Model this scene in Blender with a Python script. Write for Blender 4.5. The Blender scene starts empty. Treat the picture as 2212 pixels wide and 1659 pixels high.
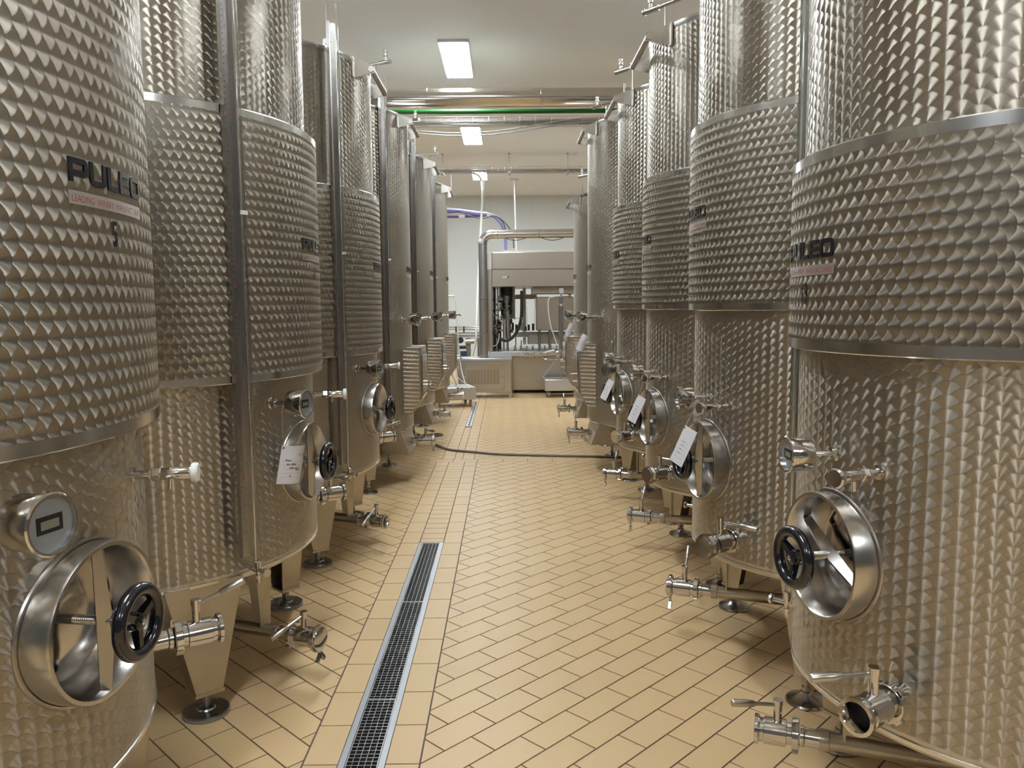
import bpy, math, random
from mathutils import Vector, Matrix
PI = math.pi
rad = math.radians
random.seed(7)
scene = bpy.context.scene
C = scene.collection

# ------------------------------------------------------------------ camera
W_, H_ = 2212.0, 1659.0
F_, PITCH, YAW, ROLL = 1690.58, 0.098022, 0.007063, -0.00791
CAM = Vector((0, 0, 1.5))
fw = Vector((math.sin(YAW)*math.cos(PITCH), math.cos(YAW)*math.cos(PITCH), -math.sin(PITCH)))
rt0 = Vector((math.cos(YAW), -math.sin(YAW), 0))
up0 = rt0.cross(fw)
RT = math.cos(ROLL)*rt0 + math.sin(ROLL)*up0
UP = -math.sin(ROLL)*rt0 + math.cos(ROLL)*up0
cam_data = bpy.data.cameras.new('camera')
cam_data.sensor_width = 36.0
cam_data.lens = F_/W_*36.0
cam_data.clip_start = 0.05
cam_data.clip_end = 200
cam = bpy.data.objects.new('camera', cam_data)
C.objects.link(cam)
m = Matrix.Identity(4)
for i in range(3):
    m[i][0] = RT[i]; m[i][1] = UP[i]; m[i][2] = -fw[i]; m[i][3] = CAM[i]
cam.matrix_world = m
scene.camera = cam

def ray(px, py):
    return fw + RT*((px-W_/2)/F_) - UP*((py-H_/2)/F_)
def at(px, py, Y):
    d = ray(px, py); return CAM + d*(Y/d.y)
def onz(px, py, z=0.0):
    d = ray(px, py); return CAM + d*((z-CAM.z)/d.z)

# ------------------------------------------------------------------ world, light, exposure
world = bpy.data.worlds.new('world'); scene.world = world
world.use_nodes = True
bg = world.node_tree.nodes['Background']
bg.inputs[0].default_value = (1, 1, 1, 1)
bg.inputs[1].default_value = 0.02
LAMP_STRENGTH = 68.0
scene.view_settings.view_transform = 'Standard'
scene.view_settings.look = 'None'
scene.view_settings.exposure = 0.22
scene.view_settings.gamma = 1.0
scene.view_settings.use_curve_mapping = False

# ------------------------------------------------------------------ materials
def new_mat(name):
    mt = bpy.data.materials.new(name); mt.use_nodes = True
    nt = mt.node_tree
    return mt, nt, nt.nodes['Principled BSDF']

class E:
    """tiny expression wrapper around shader math nodes"""
    def __init__(s, nt, sock): s.nt = nt; s.s = sock
    def _m(s, op, *o):
        n = s.nt.nodes.new('ShaderNodeMath'); n.operation = op
        for i, a in enumerate((s,)+o):
            if isinstance(a, E): s.nt.links.new(a.s, n.inputs[i])
            else: n.inputs[i].default_value = a
        return E(s.nt, n.outputs[0])
    def __add__(s, o): return s._m('ADD', o)
    def __sub__(s, o): return s._m('SUBTRACT', o)
    def __mul__(s, o): return s._m('MULTIPLY', o)
    def __truediv__(s, o): return s._m('DIVIDE', o)
    def floor(s): return s._m('FLOOR')
    def ceil(s): return s._m('CEIL')
    def sqrt(s): return s._m('SQRT')
    def max(s, o): return s._m('MAXIMUM', o)
    def lt(s, o): return s._m('LESS_THAN', o)
    def gt(s, o): return s._m('GREATER_THAN', o)
    def pmod(s, o): return s._m('FLOORED_MODULO', o)

def noise_node(nt, scale, detail=3, coord='Object', rough=0.6):
    tc = nt.nodes.new('ShaderNodeTexCoord'); n = nt.nodes.new('ShaderNodeTexNoise')
    n.inputs['Scale'].default_value = scale; n.inputs['Detail'].default_value = detail
    n.inputs['Roughness'].default_value = rough
    nt.links.new(tc.outputs[coord], n.inputs['Vector']); return n

def scale_metal(name, swap=False, base=(0.445, 0.405, 0.345), rough=0.35, flip=1.0, r=.033, s=.0345, p=.031, aniso=.97, tilt=.05):
    """stainless sheet with overlapping circular brush marks (fish scales): every disc is brushed round its own centre"""
    mt, nt, b = new_mat(name)
    L = nt.links
    uv = nt.nodes.new('ShaderNodeUVMap'); sep = nt.nodes.new('ShaderNodeSeparateXYZ')
    L.new(uv.outputs[0], sep.inputs[0])
    U, V = E(nt, sep.outputs[0]), E(nt, sep.outputs[1])
    if swap: U, V = V, U*flip
    k0 = (U/s).floor()
    cols = []
    for d in (0, 1):
        k = k0 + float(d)
        du = U - k*s
        off = k.pmod(2.0)*(p/2)
        h = ((du*du)*-1.0 + r*r).max(0.0).sqrt()
        vc = ((V - h - off)/p).ceil()*p + off
        miss = (vc - V).gt(h)
        cols.append((du, vc + miss*10.0, k))
    sel = cols[0][1].lt(cols[1][1])           # 1 -> first column on top
    inv = sel*-1.0 + 1.0
    du = cols[0][0]*sel + cols[1][0]*inv
    vc = cols[0][1]*sel + cols[1][1]*inv
    kk = cols[0][2]*sel + cols[1][2]*inv
    dv = V - vc
    geo = nt.nodes.new('ShaderNodeNewGeometry')
    cr = nt.nodes.new('ShaderNodeVectorMath'); cr.operation = 'CROSS_PRODUCT'
    cr.inputs[0].default_value = (0, 0, 1); L.new(geo.outputs['Normal'], cr.inputs[1])
    tn = nt.nodes.new('ShaderNodeVectorMath'); tn.operation = 'SCALE'; L.new(cr.outputs[0], tn.inputs[0])
    cz = nt.nodes.new('ShaderNodeCombineXYZ')
    if swap:
        L.new(dv.s, tn.inputs['Scale']); L.new(du.s, cz.inputs[2])
        if flip < 0:
            L.new((dv*-1.0).s, tn.inputs['Scale'])
    else:
        L.new(du.s, tn.inputs['Scale']); L.new(dv.s, cz.inputs[2])
    ad = nt.nodes.new('ShaderNodeVectorMath'); ad.operation = 'ADD'
    L.new(tn.outputs[0], ad.inputs[0]); L.new(cz.outputs[0], ad.inputs[1])
    nm = nt.nodes.new('ShaderNodeVectorMath'); nm.operation = 'NORMALIZE'; L.new(ad.outputs[0], nm.inputs[0])
    L.new(nm.outputs[0], b.inputs['Tangent'])
    # a slightly different roughness for every disc
    wn = nt.nodes.new('ShaderNodeTexWhiteNoise'); wn.noise_dimensions = '2D'
    cv = nt.nodes.new('ShaderNodeCombineXYZ'); L.new(kk.s, cv.inputs[0]); L.new((vc*50.0).s, cv.inputs[1])
    L.new(cv.outputs[0], wn.inputs['Vector'])
    rr = E(nt, wn.outputs[0])*0.08 + (rough-.04)
    sm = noise_node(nt, 3.0, 4)
    L.new((rr + E(nt, sm.outputs[0])*0.06).s, b.inputs['Roughness'])
    # burnished ring left by the rim of each brush
    ed = nt.nodes.new('ShaderNodeMapRange'); ed.inputs[1].default_value = .90; ed.inputs[2].default_value = .99; ed.inputs[3].default_value = 0; ed.inputs[4].default_value = .42
    L.new(((du*du + dv*dv)/(r*r)).sqrt().s, ed.inputs[0])
    mc = nt.nodes.new('ShaderNodeMix'); mc.data_type = 'RGBA'; L.new(ed.outputs[0], mc.inputs[0])
    mc.inputs[6].default_value = (*base, 1); mc.inputs[7].default_value = (*[c*.45 for c in base], 1)
    L.new(mc.outputs[2], b.inputs['Base Color'])
    b.inputs['Metallic'].default_value = 1.0
    b.inputs['Anisotropic'].default_value = aniso
    if tilt:
        sc = nt.nodes.new('ShaderNodeVectorMath'); sc.operation = 'SCALE'; L.new(ad.outputs[0], sc.inputs[0]); sc.inputs['Scale'].default_value = -tilt/r
        a2 = nt.nodes.new('ShaderNodeVectorMath'); a2.operation = 'ADD'; L.new(sc.outputs[0], a2.inputs[0]); L.new(geo.outputs['Normal'], a2.inputs[1])
        n2 = nt.nodes.new('ShaderNodeVectorMath'); n2.operation = 'NORMALIZE'; L.new(a2.outputs[0], n2.inputs[0])
        L.new(n2.outputs[0], b.inputs['Normal'])
    return mt

def metal(name, col=(0.62, 0.6, 0.57), rough=0.2, dirt=0.0, dirtcol=(0.25, 0.17, 0.08), aniso=0.0, nscale=6):
    mt, nt, b = new_mat(name)
    b.inputs['Metallic'].default_value = 1.0
    b.inputs['Roughness'].default_value = rough
    b.inputs['Base Color'].default_value = (*col, 1)
    n = noise_node(nt, nscale, 5)
    rr = E(nt, n.outputs[0])*0.14 + max(rough-.07, .02)
    nt.links.new(rr.s, b.inputs['Roughness'])
    if dirt:
        mx = nt.nodes.new('ShaderNodeMix'); mx.data_type = 'RGBA'
        cr = nt.nodes.new('ShaderNodeMapRange'); cr.inputs[1].default_value = .42; cr.inputs[2].default_value = .75
        nt.links.new(n.outputs[0], cr.inputs[0])
        nt.links.new((E(nt, cr.outputs[0])*dirt).s, mx.inputs[0])
        mx.inputs[6].default_value = (*col, 1); mx.inputs[7].default_value = (*dirtcol, 1)
        nt.links.new(mx.outputs[2], b.inputs['Base Color'])
    return mt

def plain(name, col, rough=0.5, metallic=0.0, var=0.06, nscale=8, coat=0.0, spec=.5):
    mt, nt, b = new_mat(name)
    n = noise_node(nt, nscale, 3)
    mx = nt.nodes.new('ShaderNodeMix'); mx.data_type = 'RGBA'
    nt.links.new(n.outputs[0], mx.inputs[0])
    mx.inputs[6].default_value = (*[max(c*(1-var), 0) for c in col], 1)
    mx.inputs[7].default_value = (*[min(c*(1+var), 1) for c in col], 1)
    nt.links.new(mx.outputs[2], b.inputs['Base Color'])
    b.inputs['Roughness'].default_value = rough
    b.inputs['Metallic'].default_value = metallic
    b.inputs['Coat Weight'].default_value = coat
    b.inputs['Specular IOR Level'].default_value = spec
    return mt

def glass(name, col=(0.95, 0.97, 0.97), rough=0.03):
    mt, nt, b = new_mat(name)
    b.inputs['Base Color'].default_value = (*col, 1)
    b.inputs['Transmission Weight'].default_value = 1.0
    b.inputs['Roughness'].default_value = rough
    b.inputs['IOR'].default_value = 1.3
    return mt

def emitter(name, col, strength):
    mt, nt, b = new_mat(name)
    b.inputs['Base Color'].default_value = (.9, .9, .9, 1)
    b.inputs['Emission Color'].default_value = (*col, 1)
    b.inputs['Emission Strength'].default_value = strength
    return mt

def tile_mat(name):
    mt, nt, b = new_mat(name); L = nt.links
    oi = nt.nodes.new('ShaderNodeObjectInfo'); geo = nt.nodes.new('ShaderNodeNewGeometry')
    q = (E(nt, oi.outputs['Random']) + E(nt, geo.outputs['Random Per Island'])).pmod(1.0)
    ramp = nt.nodes.new('ShaderNodeValToRGB')
    el = ramp.color_ramp.elements
    el[0].position = 0; el[0].color = (0.56, 0.39, 0.208, 1)
    el[1].position = 1; el[1].color = (0.60, 0.42, 0.228, 1)
    e = el.new(.35); e.color = (0.58, 0.41, 0.213, 1)
    e = el.new(.7); e.color = (0.592, 0.407, 0.222, 1)
    L.new(q.s, ramp.inputs[0])
    tcn = nt.nodes.new('ShaderNodeTexNoise'); tcn.inputs['Scale'].default_value = 2.2; tcn.inputs['Detail'].default_value = 6
    L.new(geo.outputs['Position'], tcn.inputs['Vector'])
    mr = nt.nodes.new('ShaderNodeMapRange'); mr.inputs[1].default_value = .45; mr.inputs[2].default_value = .8
    mr.inputs[3].default_value = 0; mr.inputs[4].default_value = .22
    L.new(tcn.outputs[0], mr.inputs[0])
    mx = nt.nodes.new('ShaderNodeMix'); mx.data_type = 'RGBA'
    L.new(mr.outputs[0], mx.inputs[0]); L.new(ramp.outputs[0], mx.inputs[6]); mx.inputs[7].default_value = (0.50, 0.38, 0.205, 1)
    # small dark specks of dirt
    sp = nt.nodes.new('ShaderNodeTexNoise'); sp.inputs['Scale'].default_value = 42; sp.inputs['Detail'].default_value = 1
    L.new(geo.outputs['Position'], sp.inputs['Vector'])
    m2 = nt.nodes.new('ShaderNodeMapRange'); m2.inputs[1].default_value = .775; m2.inputs[2].default_value = .80; m2.inputs[4].default_value = .75
    L.new(sp.outputs[0], m2.inputs[0])
    mx2 = nt.nodes.new('ShaderNodeMix'); mx2.data_type = 'RGBA'
    L.new(m2.outputs[0], mx2.inputs[0]); L.new(mx.outputs[2], mx2.inputs[6]); mx2.inputs[7].default_value = (0.10, 0.07, 0.04, 1)
    L.new(mx2.outputs[2], b.inputs['Base Color'])
    b.inputs['Roughness'].default_value = .42
    b.inputs['Specular IOR Level'].default_value = .35
    return mt

M = {}
M['scale'] = scale_metal('scaled_steel')
M['scale_side'] = scale_metal('scaled_steel_sideways', swap=True, rough=.385, aniso=.92, tilt=.045)
M['polish'] = metal('polished_steel', (.62, .60, .58), .12)
M['satin'] = metal('satin_steel', (.50, .48, .45), .30)
M['edge'] = metal('rolled_edge_steel', (.66, .64, .61), .2)
M['dull'] = metal('dull_steel', (.50, .47, .43), .38, dirt=.35)
M['leg'] = metal('leg_steel', (.48, .44, .38), .34, dirt=.45, dirtcol=(.28, .2, .1))
M['darksteel'] = metal('darker_steel', (.45, .42, .39), .3)  # steel in a darker even tone
M['yoke'] = metal('yoke_steel', (.34, .325, .31), .2)
M['ring'] = metal('brushed_ring_steel', (.52, .50, .48), .22)
M['footr'] = metal('domed_foot_steel', (.45, .43, .41), .22)
M['foot'] = metal('foot_steel', (.30, .29, .28), .28)
M['rubber'] = plain('foot_rubber', (.30, .27, .23), .7)
M['black'] = plain('black_plastic', (.006, .006, .010), .16, coat=.5)
M['hole'] = plain('bore_shade', (.004, .004, .004), .6)  # black standing in for the shade inside open bores and slots
M['dial'] = plain('dial_face', (.24, .245, .26), .3)
M['lcd'] = plain('display_frame', (.02, .02, .02), .25)
M['lcd2'] = plain('display_glass', (.19, .20, .15), .2)
M['letter'] = plain('black_lettering', (.006, .006, .012), .22, coat=.4)
M['strip'] = metal('sticker_silver', (.85, .84, .82), .4)
M['red'] = plain('red_print', (.42, .025, .035), .4)
M['ink'] = plain('ink', (.015, .012, .02), .6)
M['inkgrey'] = plain('grey_print', (.32, .30, .30), .6)
M['paper'] = plain('card_paper', (.88, .86, .88), .55, var=.02)
_nt = M['paper'].node_tree; _tl = _nt.nodes.new('ShaderNodeBsdfTranslucent'); _tl.inputs[0].default_value = (.86, .84, .86, 1)
_mx = _nt.nodes.new('ShaderNodeMixShader'); _mx.inputs[0].default_value = .4
_nt.links.new(_nt.nodes['Principled BSDF'].outputs[0], _mx.inputs[1]); _nt.links.new(_tl.outputs[0], _mx.inputs[2])
_nt.links.new(_mx.outputs[0], _nt.nodes['Material Output'].inputs[0])
M['chan'] = metal('gauge_channel_steel', (.48, .47, .46), .25)
M['ductpipe'] = metal('duct_steel', (.60, .585, .57), .25)
M['brown'] = plain('brown_backdrop', (.07, .03, .022), .4)
M['white'] = plain('white_plastic', (.72, .73, .72), .35)
M['glass'] = glass('gauge_glass')
M['tile'] = tile_mat('floor_tile_glaze')
M['grout'] = plain('grout', (.12, .085, .068), .85, var=.15, nscale=20)
M['drain'] = metal('drain_steel', (.42, .43, .45), .38)
M['grate'] = metal('grate_steel', (.50, .50, .50), .3)
M['pit'] = plain('drain_pit', (.05, .042, .036), .8)
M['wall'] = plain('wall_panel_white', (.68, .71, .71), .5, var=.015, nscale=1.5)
M['wallgrey'] = plain('wall_panel_grey', (.13, .135, .14), .55, var=.03, nscale=1.5)  # for the unseen walls, darkened so they bounce and reflect less light
M['joint'] = plain('panel_joint', (.60, .60, .57), .7)
M['ceil'] = plain('ceiling_white', (.85, .865, .88), .6, var=.02, nscale=1)
M['lampf'] = plain('lamp_frame_white', (.7, .7, .7), .4)
M['lamp'] = emitter('lamp_diffuser', (.88, .955, 1.0), LAMP_STRENGTH)
M['duct'] = metal('insulation_cladding', (.66, .62, .57), .17, dirt=.12, dirtcol=(.3, .22, .12), nscale=9)
M['green'] = plain('green_pipe', (.001, .10, .008), .5)
M['tray'] = metal('cable_tray_zinc', (.45, .44, .42), .45)
M['cable'] = plain('grey_cable', (.22, .21, .2), .5)
M['hose'] = plain('floor_hose', (.16, .13, .105), .5)
M['hood'] = metal('machine_hood_steel', (.46, .41, .345), .33, nscale=2)
M['mbase'] = metal('machine_base_steel', (.50, .46, .39), .34, nscale=2)
M['mdark'] = plain('machine_dark', (.03, .028, .028), .4)
M['lilac'] = plain('lilac_duct', (.34, .33, .72), .35)
M['purple'] = plain('purple_pipe', (.16, .10, .30), .35)
M['pvc'] = plain('white_hose', (.74, .74, .70), .4)
M['cart'] = metal('cart_steel', (.60, .61, .62), .36)
M['blue'] = plain('blue_motor', (.02, .05, .12), .4)
M['redp'] = plain('red_plastic', (.45, .02, .02), .4)
M['brass'] = metal('brass_grip', (.42, .30, .14), .35)
M['grille'] = metal('perforated_grille', (.42, .40, .36), .45)

# ------------------------------------------------------------------ mesh building
class MB:
    def __init__(s): s.v = []; s.f = []; s.uv = {}
    def add(s, verts, faces, X=None):
        o = len(s.v)
        s.v += [(X @ Vector(q)) if X is not None else Vector(q) for q in verts]
        s.f += [tuple(i+o for i in f) for f in faces]
        return s
    def box(s, lo, hi, X=None):
        x0, y0, z0 = lo; x1, y1, z1 = hi
        return s.add([(x0,y0,z0),(x1,y0,z0),(x1,y1,z0),(x0,y1,z0),(x0,y0,z1),(x1,y0,z1),(x1,y1,z1),(x0,y1,z1)],
              [(3,2,1,0),(4,5,6,7),(0,1,5,4),(1,2,6,5),(2,3,7,6),(3,0,4,7)], X)
    def bbox(s, lo, hi, bev=.004, X=None):
        """box with chamfered edges along local z loops (cheap bevel)"""
        x0, y0, z0 = lo; x1, y1, z1 = hi; b = bev
        def loop(z, i):
            return [(x0+i+b,y0+i,z),(x1-i-b,y0+i,z),(x1-i,y0+i+b,z),(x1-i,y1-i-b,z),(x1-i-b,y1-i,z),(x0+i+b,y1-i,z),(x0+i,y1-i-b,z),(x0+i,y0+i+b,z)]
        V_ = loop(z0, b)+loop(z0+b, 0)+loop(z1-b, 0)+loop(z1, b)
        F = []
        for k in range(3):
            for i in range(8):
                j = (i+1) % 8; F.append((k*8+i, k*8+j, k*8+8+j, k*8+8+i))
        F.append(tuple(range(7, -1, -1))); F.append(tuple(range(24, 32)))
        return s.add(V_, F, X)
    def lathe(s, prof, n=24, X=None, cap0=False, cap1=False, a0=0.0, a1=2*PI):
        """profile (radius, height) turned round local z"""
        full = abs(a1-a0-2*PI) < 1e-6
        m_ = n if full else n+1
        V_ = []; F = []
        for r, h in prof:
            for i in range(m_):
                a = a0+(a1-a0)*i/n; V_.append((r*math.cos(a), r*math.sin(a), h))
        for k in range(len(prof)-1):
            for i in range(n):
                j = (i+1) % m_
                F.append((k*m_+i, k*m_+j, (k+1)*m_+j, (k+1)*m_+i))
        if cap0: F.append(tuple(range(m_-1, -1, -1)))
        if cap1: F.append(tuple((len(prof)-1)*m_+i for i in range(m_)))
        return s.add(V_, F, X)
    def cyl(s, p0, p1, r0, r1=None, n=16, caps=True):
        p0 = Vector(p0); p1 = Vector(p1); d = p1-p0; l = d.length
        q = d.to_track_quat('Z', 'Y').to_matrix().to_4x4(); q.translation = p0
        return s.lathe([(r0, 0), (r0 if r1 is None else r1, l)], n, q, caps, caps)
    def turn(s, p0, d, prof, n=20, cap0=True, cap1=True):
        """profile turned round axis d starting at p0"""
        q = Vector(d).to_track_quat('Z', 'Y').to_matrix().to_4x4(); q.translation = Vector(p0)
        return s.lathe(prof, n, q, cap0, cap1)
    def tube(s, pts, r, n=8, closed=False):
        pts = [Vector(q) for q in pts]; N = len(pts); V_ = []; F = []
        up = Vector((0, 0, 1)); prev = None
        for i, q in enumerate(pts):
            if closed: t = pts[(i+1) % N]-pts[i-1]
            else: t = pts[min(i+1, N-1)]-pts[max(i-1, 0)]
            t.normalize()
            if prev is None:
                a = t.orthogonal().normalized()
                if abs(t.z) < .95: a = t.cross(up).normalized()
            else:
                a = (prev - t*prev.dot(t)).normalized()
            b_ = t.cross(a); prev = a
            for k in range(n):
                w = 2*PI*k/n; V_.append(q + a*(r*math.cos(w)) + b_*(r*math.sin(w)))
        M_ = N if closed else N-1
        for i in range(M_):
            for k in range(n):
                a_ = i*n+k; b2 = i*n+(k+1) % n; c = ((i+1) % N)*n+(k+1) % n; d = ((i+1) % N)*n+k
                F.append((a_, d, c, b2)[::-1])
        if not closed:
            F.append(tuple(range(n))[::-1]); F.append(tuple((N-1)*n+k for k in range(n)))
        return s.add(V_, F)
    def prism(s, poly, h0, h1, X=None):
        """2-D polygon (ccw) extruded along local z"""
        n = len(poly)
        V_ = [(x, y, h0) for x, y in poly]+[(x, y, h1) for x, y in poly]
        F = [tuple(range(n-1, -1, -1)), tuple(range(n, 2*n))]+[(i, (i+1) % n, n+(i+1) % n, n+i) for i in range(n)]
        return s.add(V_, F, X)
    def hexa(s, v8): 
        return s.add(v8, [(3,2,1,0),(4,5,6,7),(0,1,5,4),(1,2,6,5),(2,3,7,6),(3,0,4,7)])
    def mesh(s, name, mat, smooth=35, uvf=None):
        me = bpy.data.meshes.new(name)
        me.from_pydata([tuple(q) for q in s.v], [], s.f)
        if uvf:
            ul = me.uv_layers.new(name='UVMap')
            for poly in me.polygons:
                for li in poly.loop_indices:
                    ul.data[li].uv = uvf(s.v[me.loops[li].vertex_index], poly)
        if smooth:
            me.polygons.foreach_set('use_smooth', [True]*len(me.polygons))
            me.set_sharp_from_angle(angle=rad(smooth))
        me.materials.append(M[mat] if isinstance(mat, str) else mat)
        me.update(); return me

def link(name, me, parent=None, X=None):
    o = bpy.data.objects.new(name, me); C.objects.link(o)
    if parent is not None: o.parent = parent
    if X is not None: o.matrix_local = X
    return o
def part(name, mb, mat, parent=None, X=None, smooth=35, uvf=None):
    return link(name, mb.mesh(name, mat, smooth, uvf), parent, X)
CACHE = {}
def cpart(key, name, fn, mat, parent, X=None, smooth=35, uvf=None):
    """part whose mesh is shared by all copies with the same key"""
    if key not in CACHE:
        mb = MB(); fn(mb); CACHE[key] = mb.mesh(name, mat, smooth, uvf)
    return link(name, CACHE[key], parent, X)
def thing(name, label, cat, loc=(0, 0, 0), rz=0.0, group=None):
    o = bpy.data.objects.new(name, None); C.objects.link(o)
    o.empty_display_size = .1
    o.location = loc; o.rotation_euler = (0, 0, rz)
    return tag(o, label, cat, group)
def tag(o, label, cat, group=None):
    o['label'] = label; o['category'] = cat
    if group: o['group'] = group
    return o
def struct(o):
    o['kind'] = 'structure'; return o
def frame(phi, r, z):
    """tank-local frame on the wall: x outwards, y along the wall, z up"""
    c, s_ = math.cos(rad(phi)), math.sin(rad(phi))
    return Matrix(((c, -s_, 0, r*c), (s_, c, 0, r*s_), (0, 0, 1, z), (0, 0, 0, 1)))
def text_mesh(txt, h, sx=1.0, bold=0.0, shear=0.0, align='CENTER'):
    cu = bpy.data.curves.new('lettering', 'FONT'); cu.body = txt; cu.size = h/0.72; cu.align_x = align
    cu.offset = bold; cu.shear = shear; cu.resolution_u = 3
    o = bpy.data.objects.new('lettering', cu); C.objects.link(o)
    bpy.context.view_layer.update()
    dg = bpy.context.evaluated_depsgraph_get()
    me = bpy.data.meshes.new_from_object(o.evaluated_get(dg))
    vs = [(v_.co.x*sx, v_.co.y) for v_ in me.vertices]; fs = [tuple(p_.vertices) for p_ in me.polygons]
    bpy.data.objects.remove(o); bpy.data.curves.remove(cu); bpy.data.meshes.remove(me)
    return vs, fs

# ------------------------------------------------------------------ room
XL, XR, YN, YB, ZC = -6.0, 6.0, -6.0, 20.85, 4.4
DX0, DX1, DY0, DY1 = -.567, -.413, .4, 4.905       # grated drain
fl = MB()
fl.box((XL, YN, -.12), (DX0, YB, -.0035)); fl.box((DX1, YN, -.12), (XR, YB, -.0035))
fl.box((DX0, DY1, -.12), (DX1, YB, -.0035)); fl.box((DX0, YN, -.12), (DX1, DY0, -.0035))
floor = struct(part('floor', fl, 'grout'))

def clip(poly, nx, ny, c):
    """keep nx*x+ny*y <= c"""
    out = []
    for i in range(len(poly)):
        a, b_ = poly[i], poly[(i+1) % len(poly)]
        da, db = nx*a[0]+ny*a[1]-c, nx*b_[0]+ny*b_[1]-c
        if da <= 0: out.append(a)
        if (da < 0 < db) or (db < 0 < da):
            t = da/(da-db); out.append((a[0]+(b_[0]-a[0])*t, a[1]+(b_[1]-a[1])*t))
    return out
def area(p_): return .5*abs(sum(p_[i][0]*p_[(i+1) % len(p_)][1]-p_[(i+1) % len(p_)][0]*p_[i][1] for i in range(len(p_))))
PA, PB, JT = .244, .1215, .0064
tiles = []      # (poly, full?, centre, angle)
def rect_tile(x0, x1, y0, y1):
    j = JT/2; tiles.append(([(x0+j, y0+j), (x1-j, y0+j), (x1-j, y1-j), (x0+j, y1-j)], None))
def diag_region(x0, x1, y0, y1, sgn, ax, ay):
    s2 = math.sqrt(.5); A = (sgn*s2, s2); B = (sgn*s2, -s2)
    pts = [(x0, y0), (x1, y0), (x1, y1), (x0, y1)]
    aa = [(q[0]-ax)*A[0]+(q[1]-ay)*A[1] for q in pts]; bb = [(q[0]-ax)*B[0]+(q[1]-ay)*B[1] for q in pts]
    j = JT/2
    for r in range(math.floor(min(bb)/PB)-1, math.ceil(max(bb)/PB)+1):
        o = 0 if r % 2 == 0 else PA/2
        for k in range(math.floor((min(aa)-o)/PA)-1, math.ceil((max(aa)-o)/PA)+1):
            a0, a1, b0, b1 = k*PA+o+j, (k+1)*PA+o-j, r*PB+j, (r+1)*PB-j
            poly = [(ax+A[0]*a+B[0]*b_, ay+A[1]*a+B[1]*b_) for a, b_ in ((a0, b0), (a1, b0), (a1, b1), (a0, b1))]
            if sgn > 0: poly = poly[::-1]
            cx = sum(q[0] for q in poly)/4; cy = sum(q[1] for q in poly)/4
            if cx < x0-.2 or cx > x1+.2 or cy < y0-.2 or cy > y1+.2: continue
            n0 = poly
            for nx, ny, c in ((-1, 0, -(x0+j)), (1, 0, x1-j), (0, -1, -(y0+j)), (0, 1, y1-j)):
                poly = clip(poly, nx, ny, c)
                if len(poly) < 3: break
            if len(poly) >= 3 and area(poly) > 2e-4:
                tiles.append((poly, (cx, cy, sgn) if poly == n0 else None))
YS = 7.53
SX0, SX1 = -.686, -.297                 # strip beside the grated drain
diag_region(SX1, XR, YN, YS, 1, .726, 2.616)
diag_region(XL, SX0, YN, YS, -1, -.82, 2.868)
y = 2.454-.244*34
while y < YS:
    for a, b_ in ((SX0, DX0), (DX1, SX1)):
        rect_tile(a, b_, max(y, YN), min(y+.244, YS))
    y += .244
y = DY1+.004; h = .078
while y < YS:
    rect_tile(DX0, DX1, y, min(y+h, YS)); y += h; h = .122
y = DY0
while y > YN: rect_tile(DX0, DX1, max(y-.122, YN), y); y -= .122
x = XL+.1
while x < XR-.2: rect_tile(x, x+.244, YS, YS+.1215); x += .244
YF = YS+.1215
FX0, FXa, FXb, FX1 = -.645, -.525, -.445, -.328        # far strip with the slot drain
SY0, SY1 = 9.82, 12.35
diag_region(FX1, XR, YF, YB, 1, .726, 2.65); diag_region(XL, FX0, YF, YB, -1, -.82, 2.9)
y = YF
while y < YB-.1:
    rect_tile(FX0, FXa, y, min(y+.244, YB)); rect_tile(FXb, FX1, y, min(y+.244, YB)); y += .244
y = YF
while y < YB-.1:
    if not (y+.122 > SY0 and y < SY1): rect_tile(FXa, FXb, y, min(y+.122, YB))
    y += .122

def px_area(poly):
    q = []
    for x, y in poly:
        d = Vector((x, y, 0))-CAM; z = d.dot(fw)
        if z < .3: return 0
        q.append((W_/2+F_*d.dot(RT)/z, H_/2-F_*d.dot(UP)/z))
    cx = sum(a for a, _ in q)/len(q); cy = sum(b_ for _, b_ in q)/len(q)
    if cx < 325 or cx > 1800 or cy > 1659 or cy < 870: return 0
    return area(q)
rank = sorted(((px_area(t[0]) if -1.12 < sum(q[0] for q in t[0])/len(t[0]) < 1.05 else 0, i) for i, t in enumerate(tiles)), reverse=True)
single = set(i for a, i in rank[:300] if a > 0)
rest = MB(); full_me = None
TD = -.012
def prism_open(mb, poly):
    n = len(poly)
    mb.add([(x, y, 0) for x, y in poly]+[(x, y, TD) for x, y in poly], [tuple(range(n))]+[(i, n+i, n+(i+1) % n, (i+1) % n) for i in range(n)])
def ccw(poly):
    s_ = sum(poly[i][0]*poly[(i+1) % len(poly)][1]-poly[(i+1) % len(poly)][0]*poly[i][1] for i in range(len(poly)))
    return poly if s_ > 0 else poly[::-1]
full = {}
for i, (poly, inst) in enumerate(tiles):
    poly = ccw(poly)
    if i not in single:
        prism_open(rest, poly); continue
    if inst:
        cx, cy, sg = inst
        if sg not in full:
            mb = MB(); prism_open(mb, [(x-cx, y-cy) for x, y in poly]); full[sg] = mb.mesh('tile', 'tile', 0)
        link('tile', full[sg], floor, Matrix.Translation((cx, cy, 0)))
    else:
        cx = sum(q[0] for q in poly)/len(poly); cy = sum(q[1] for q in poly)/len(poly)
        mb = MB(); prism_open(mb, [(x-cx, y-cy) for x, y in poly])
        link('tile', mb.mesh('tile', 'tile', 0), floor, Matrix.Translation((cx, cy, 0)))
o = part('tile_field', rest, 'tile', floor, smooth=0); o['kind'] = 'stuff'

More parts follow.
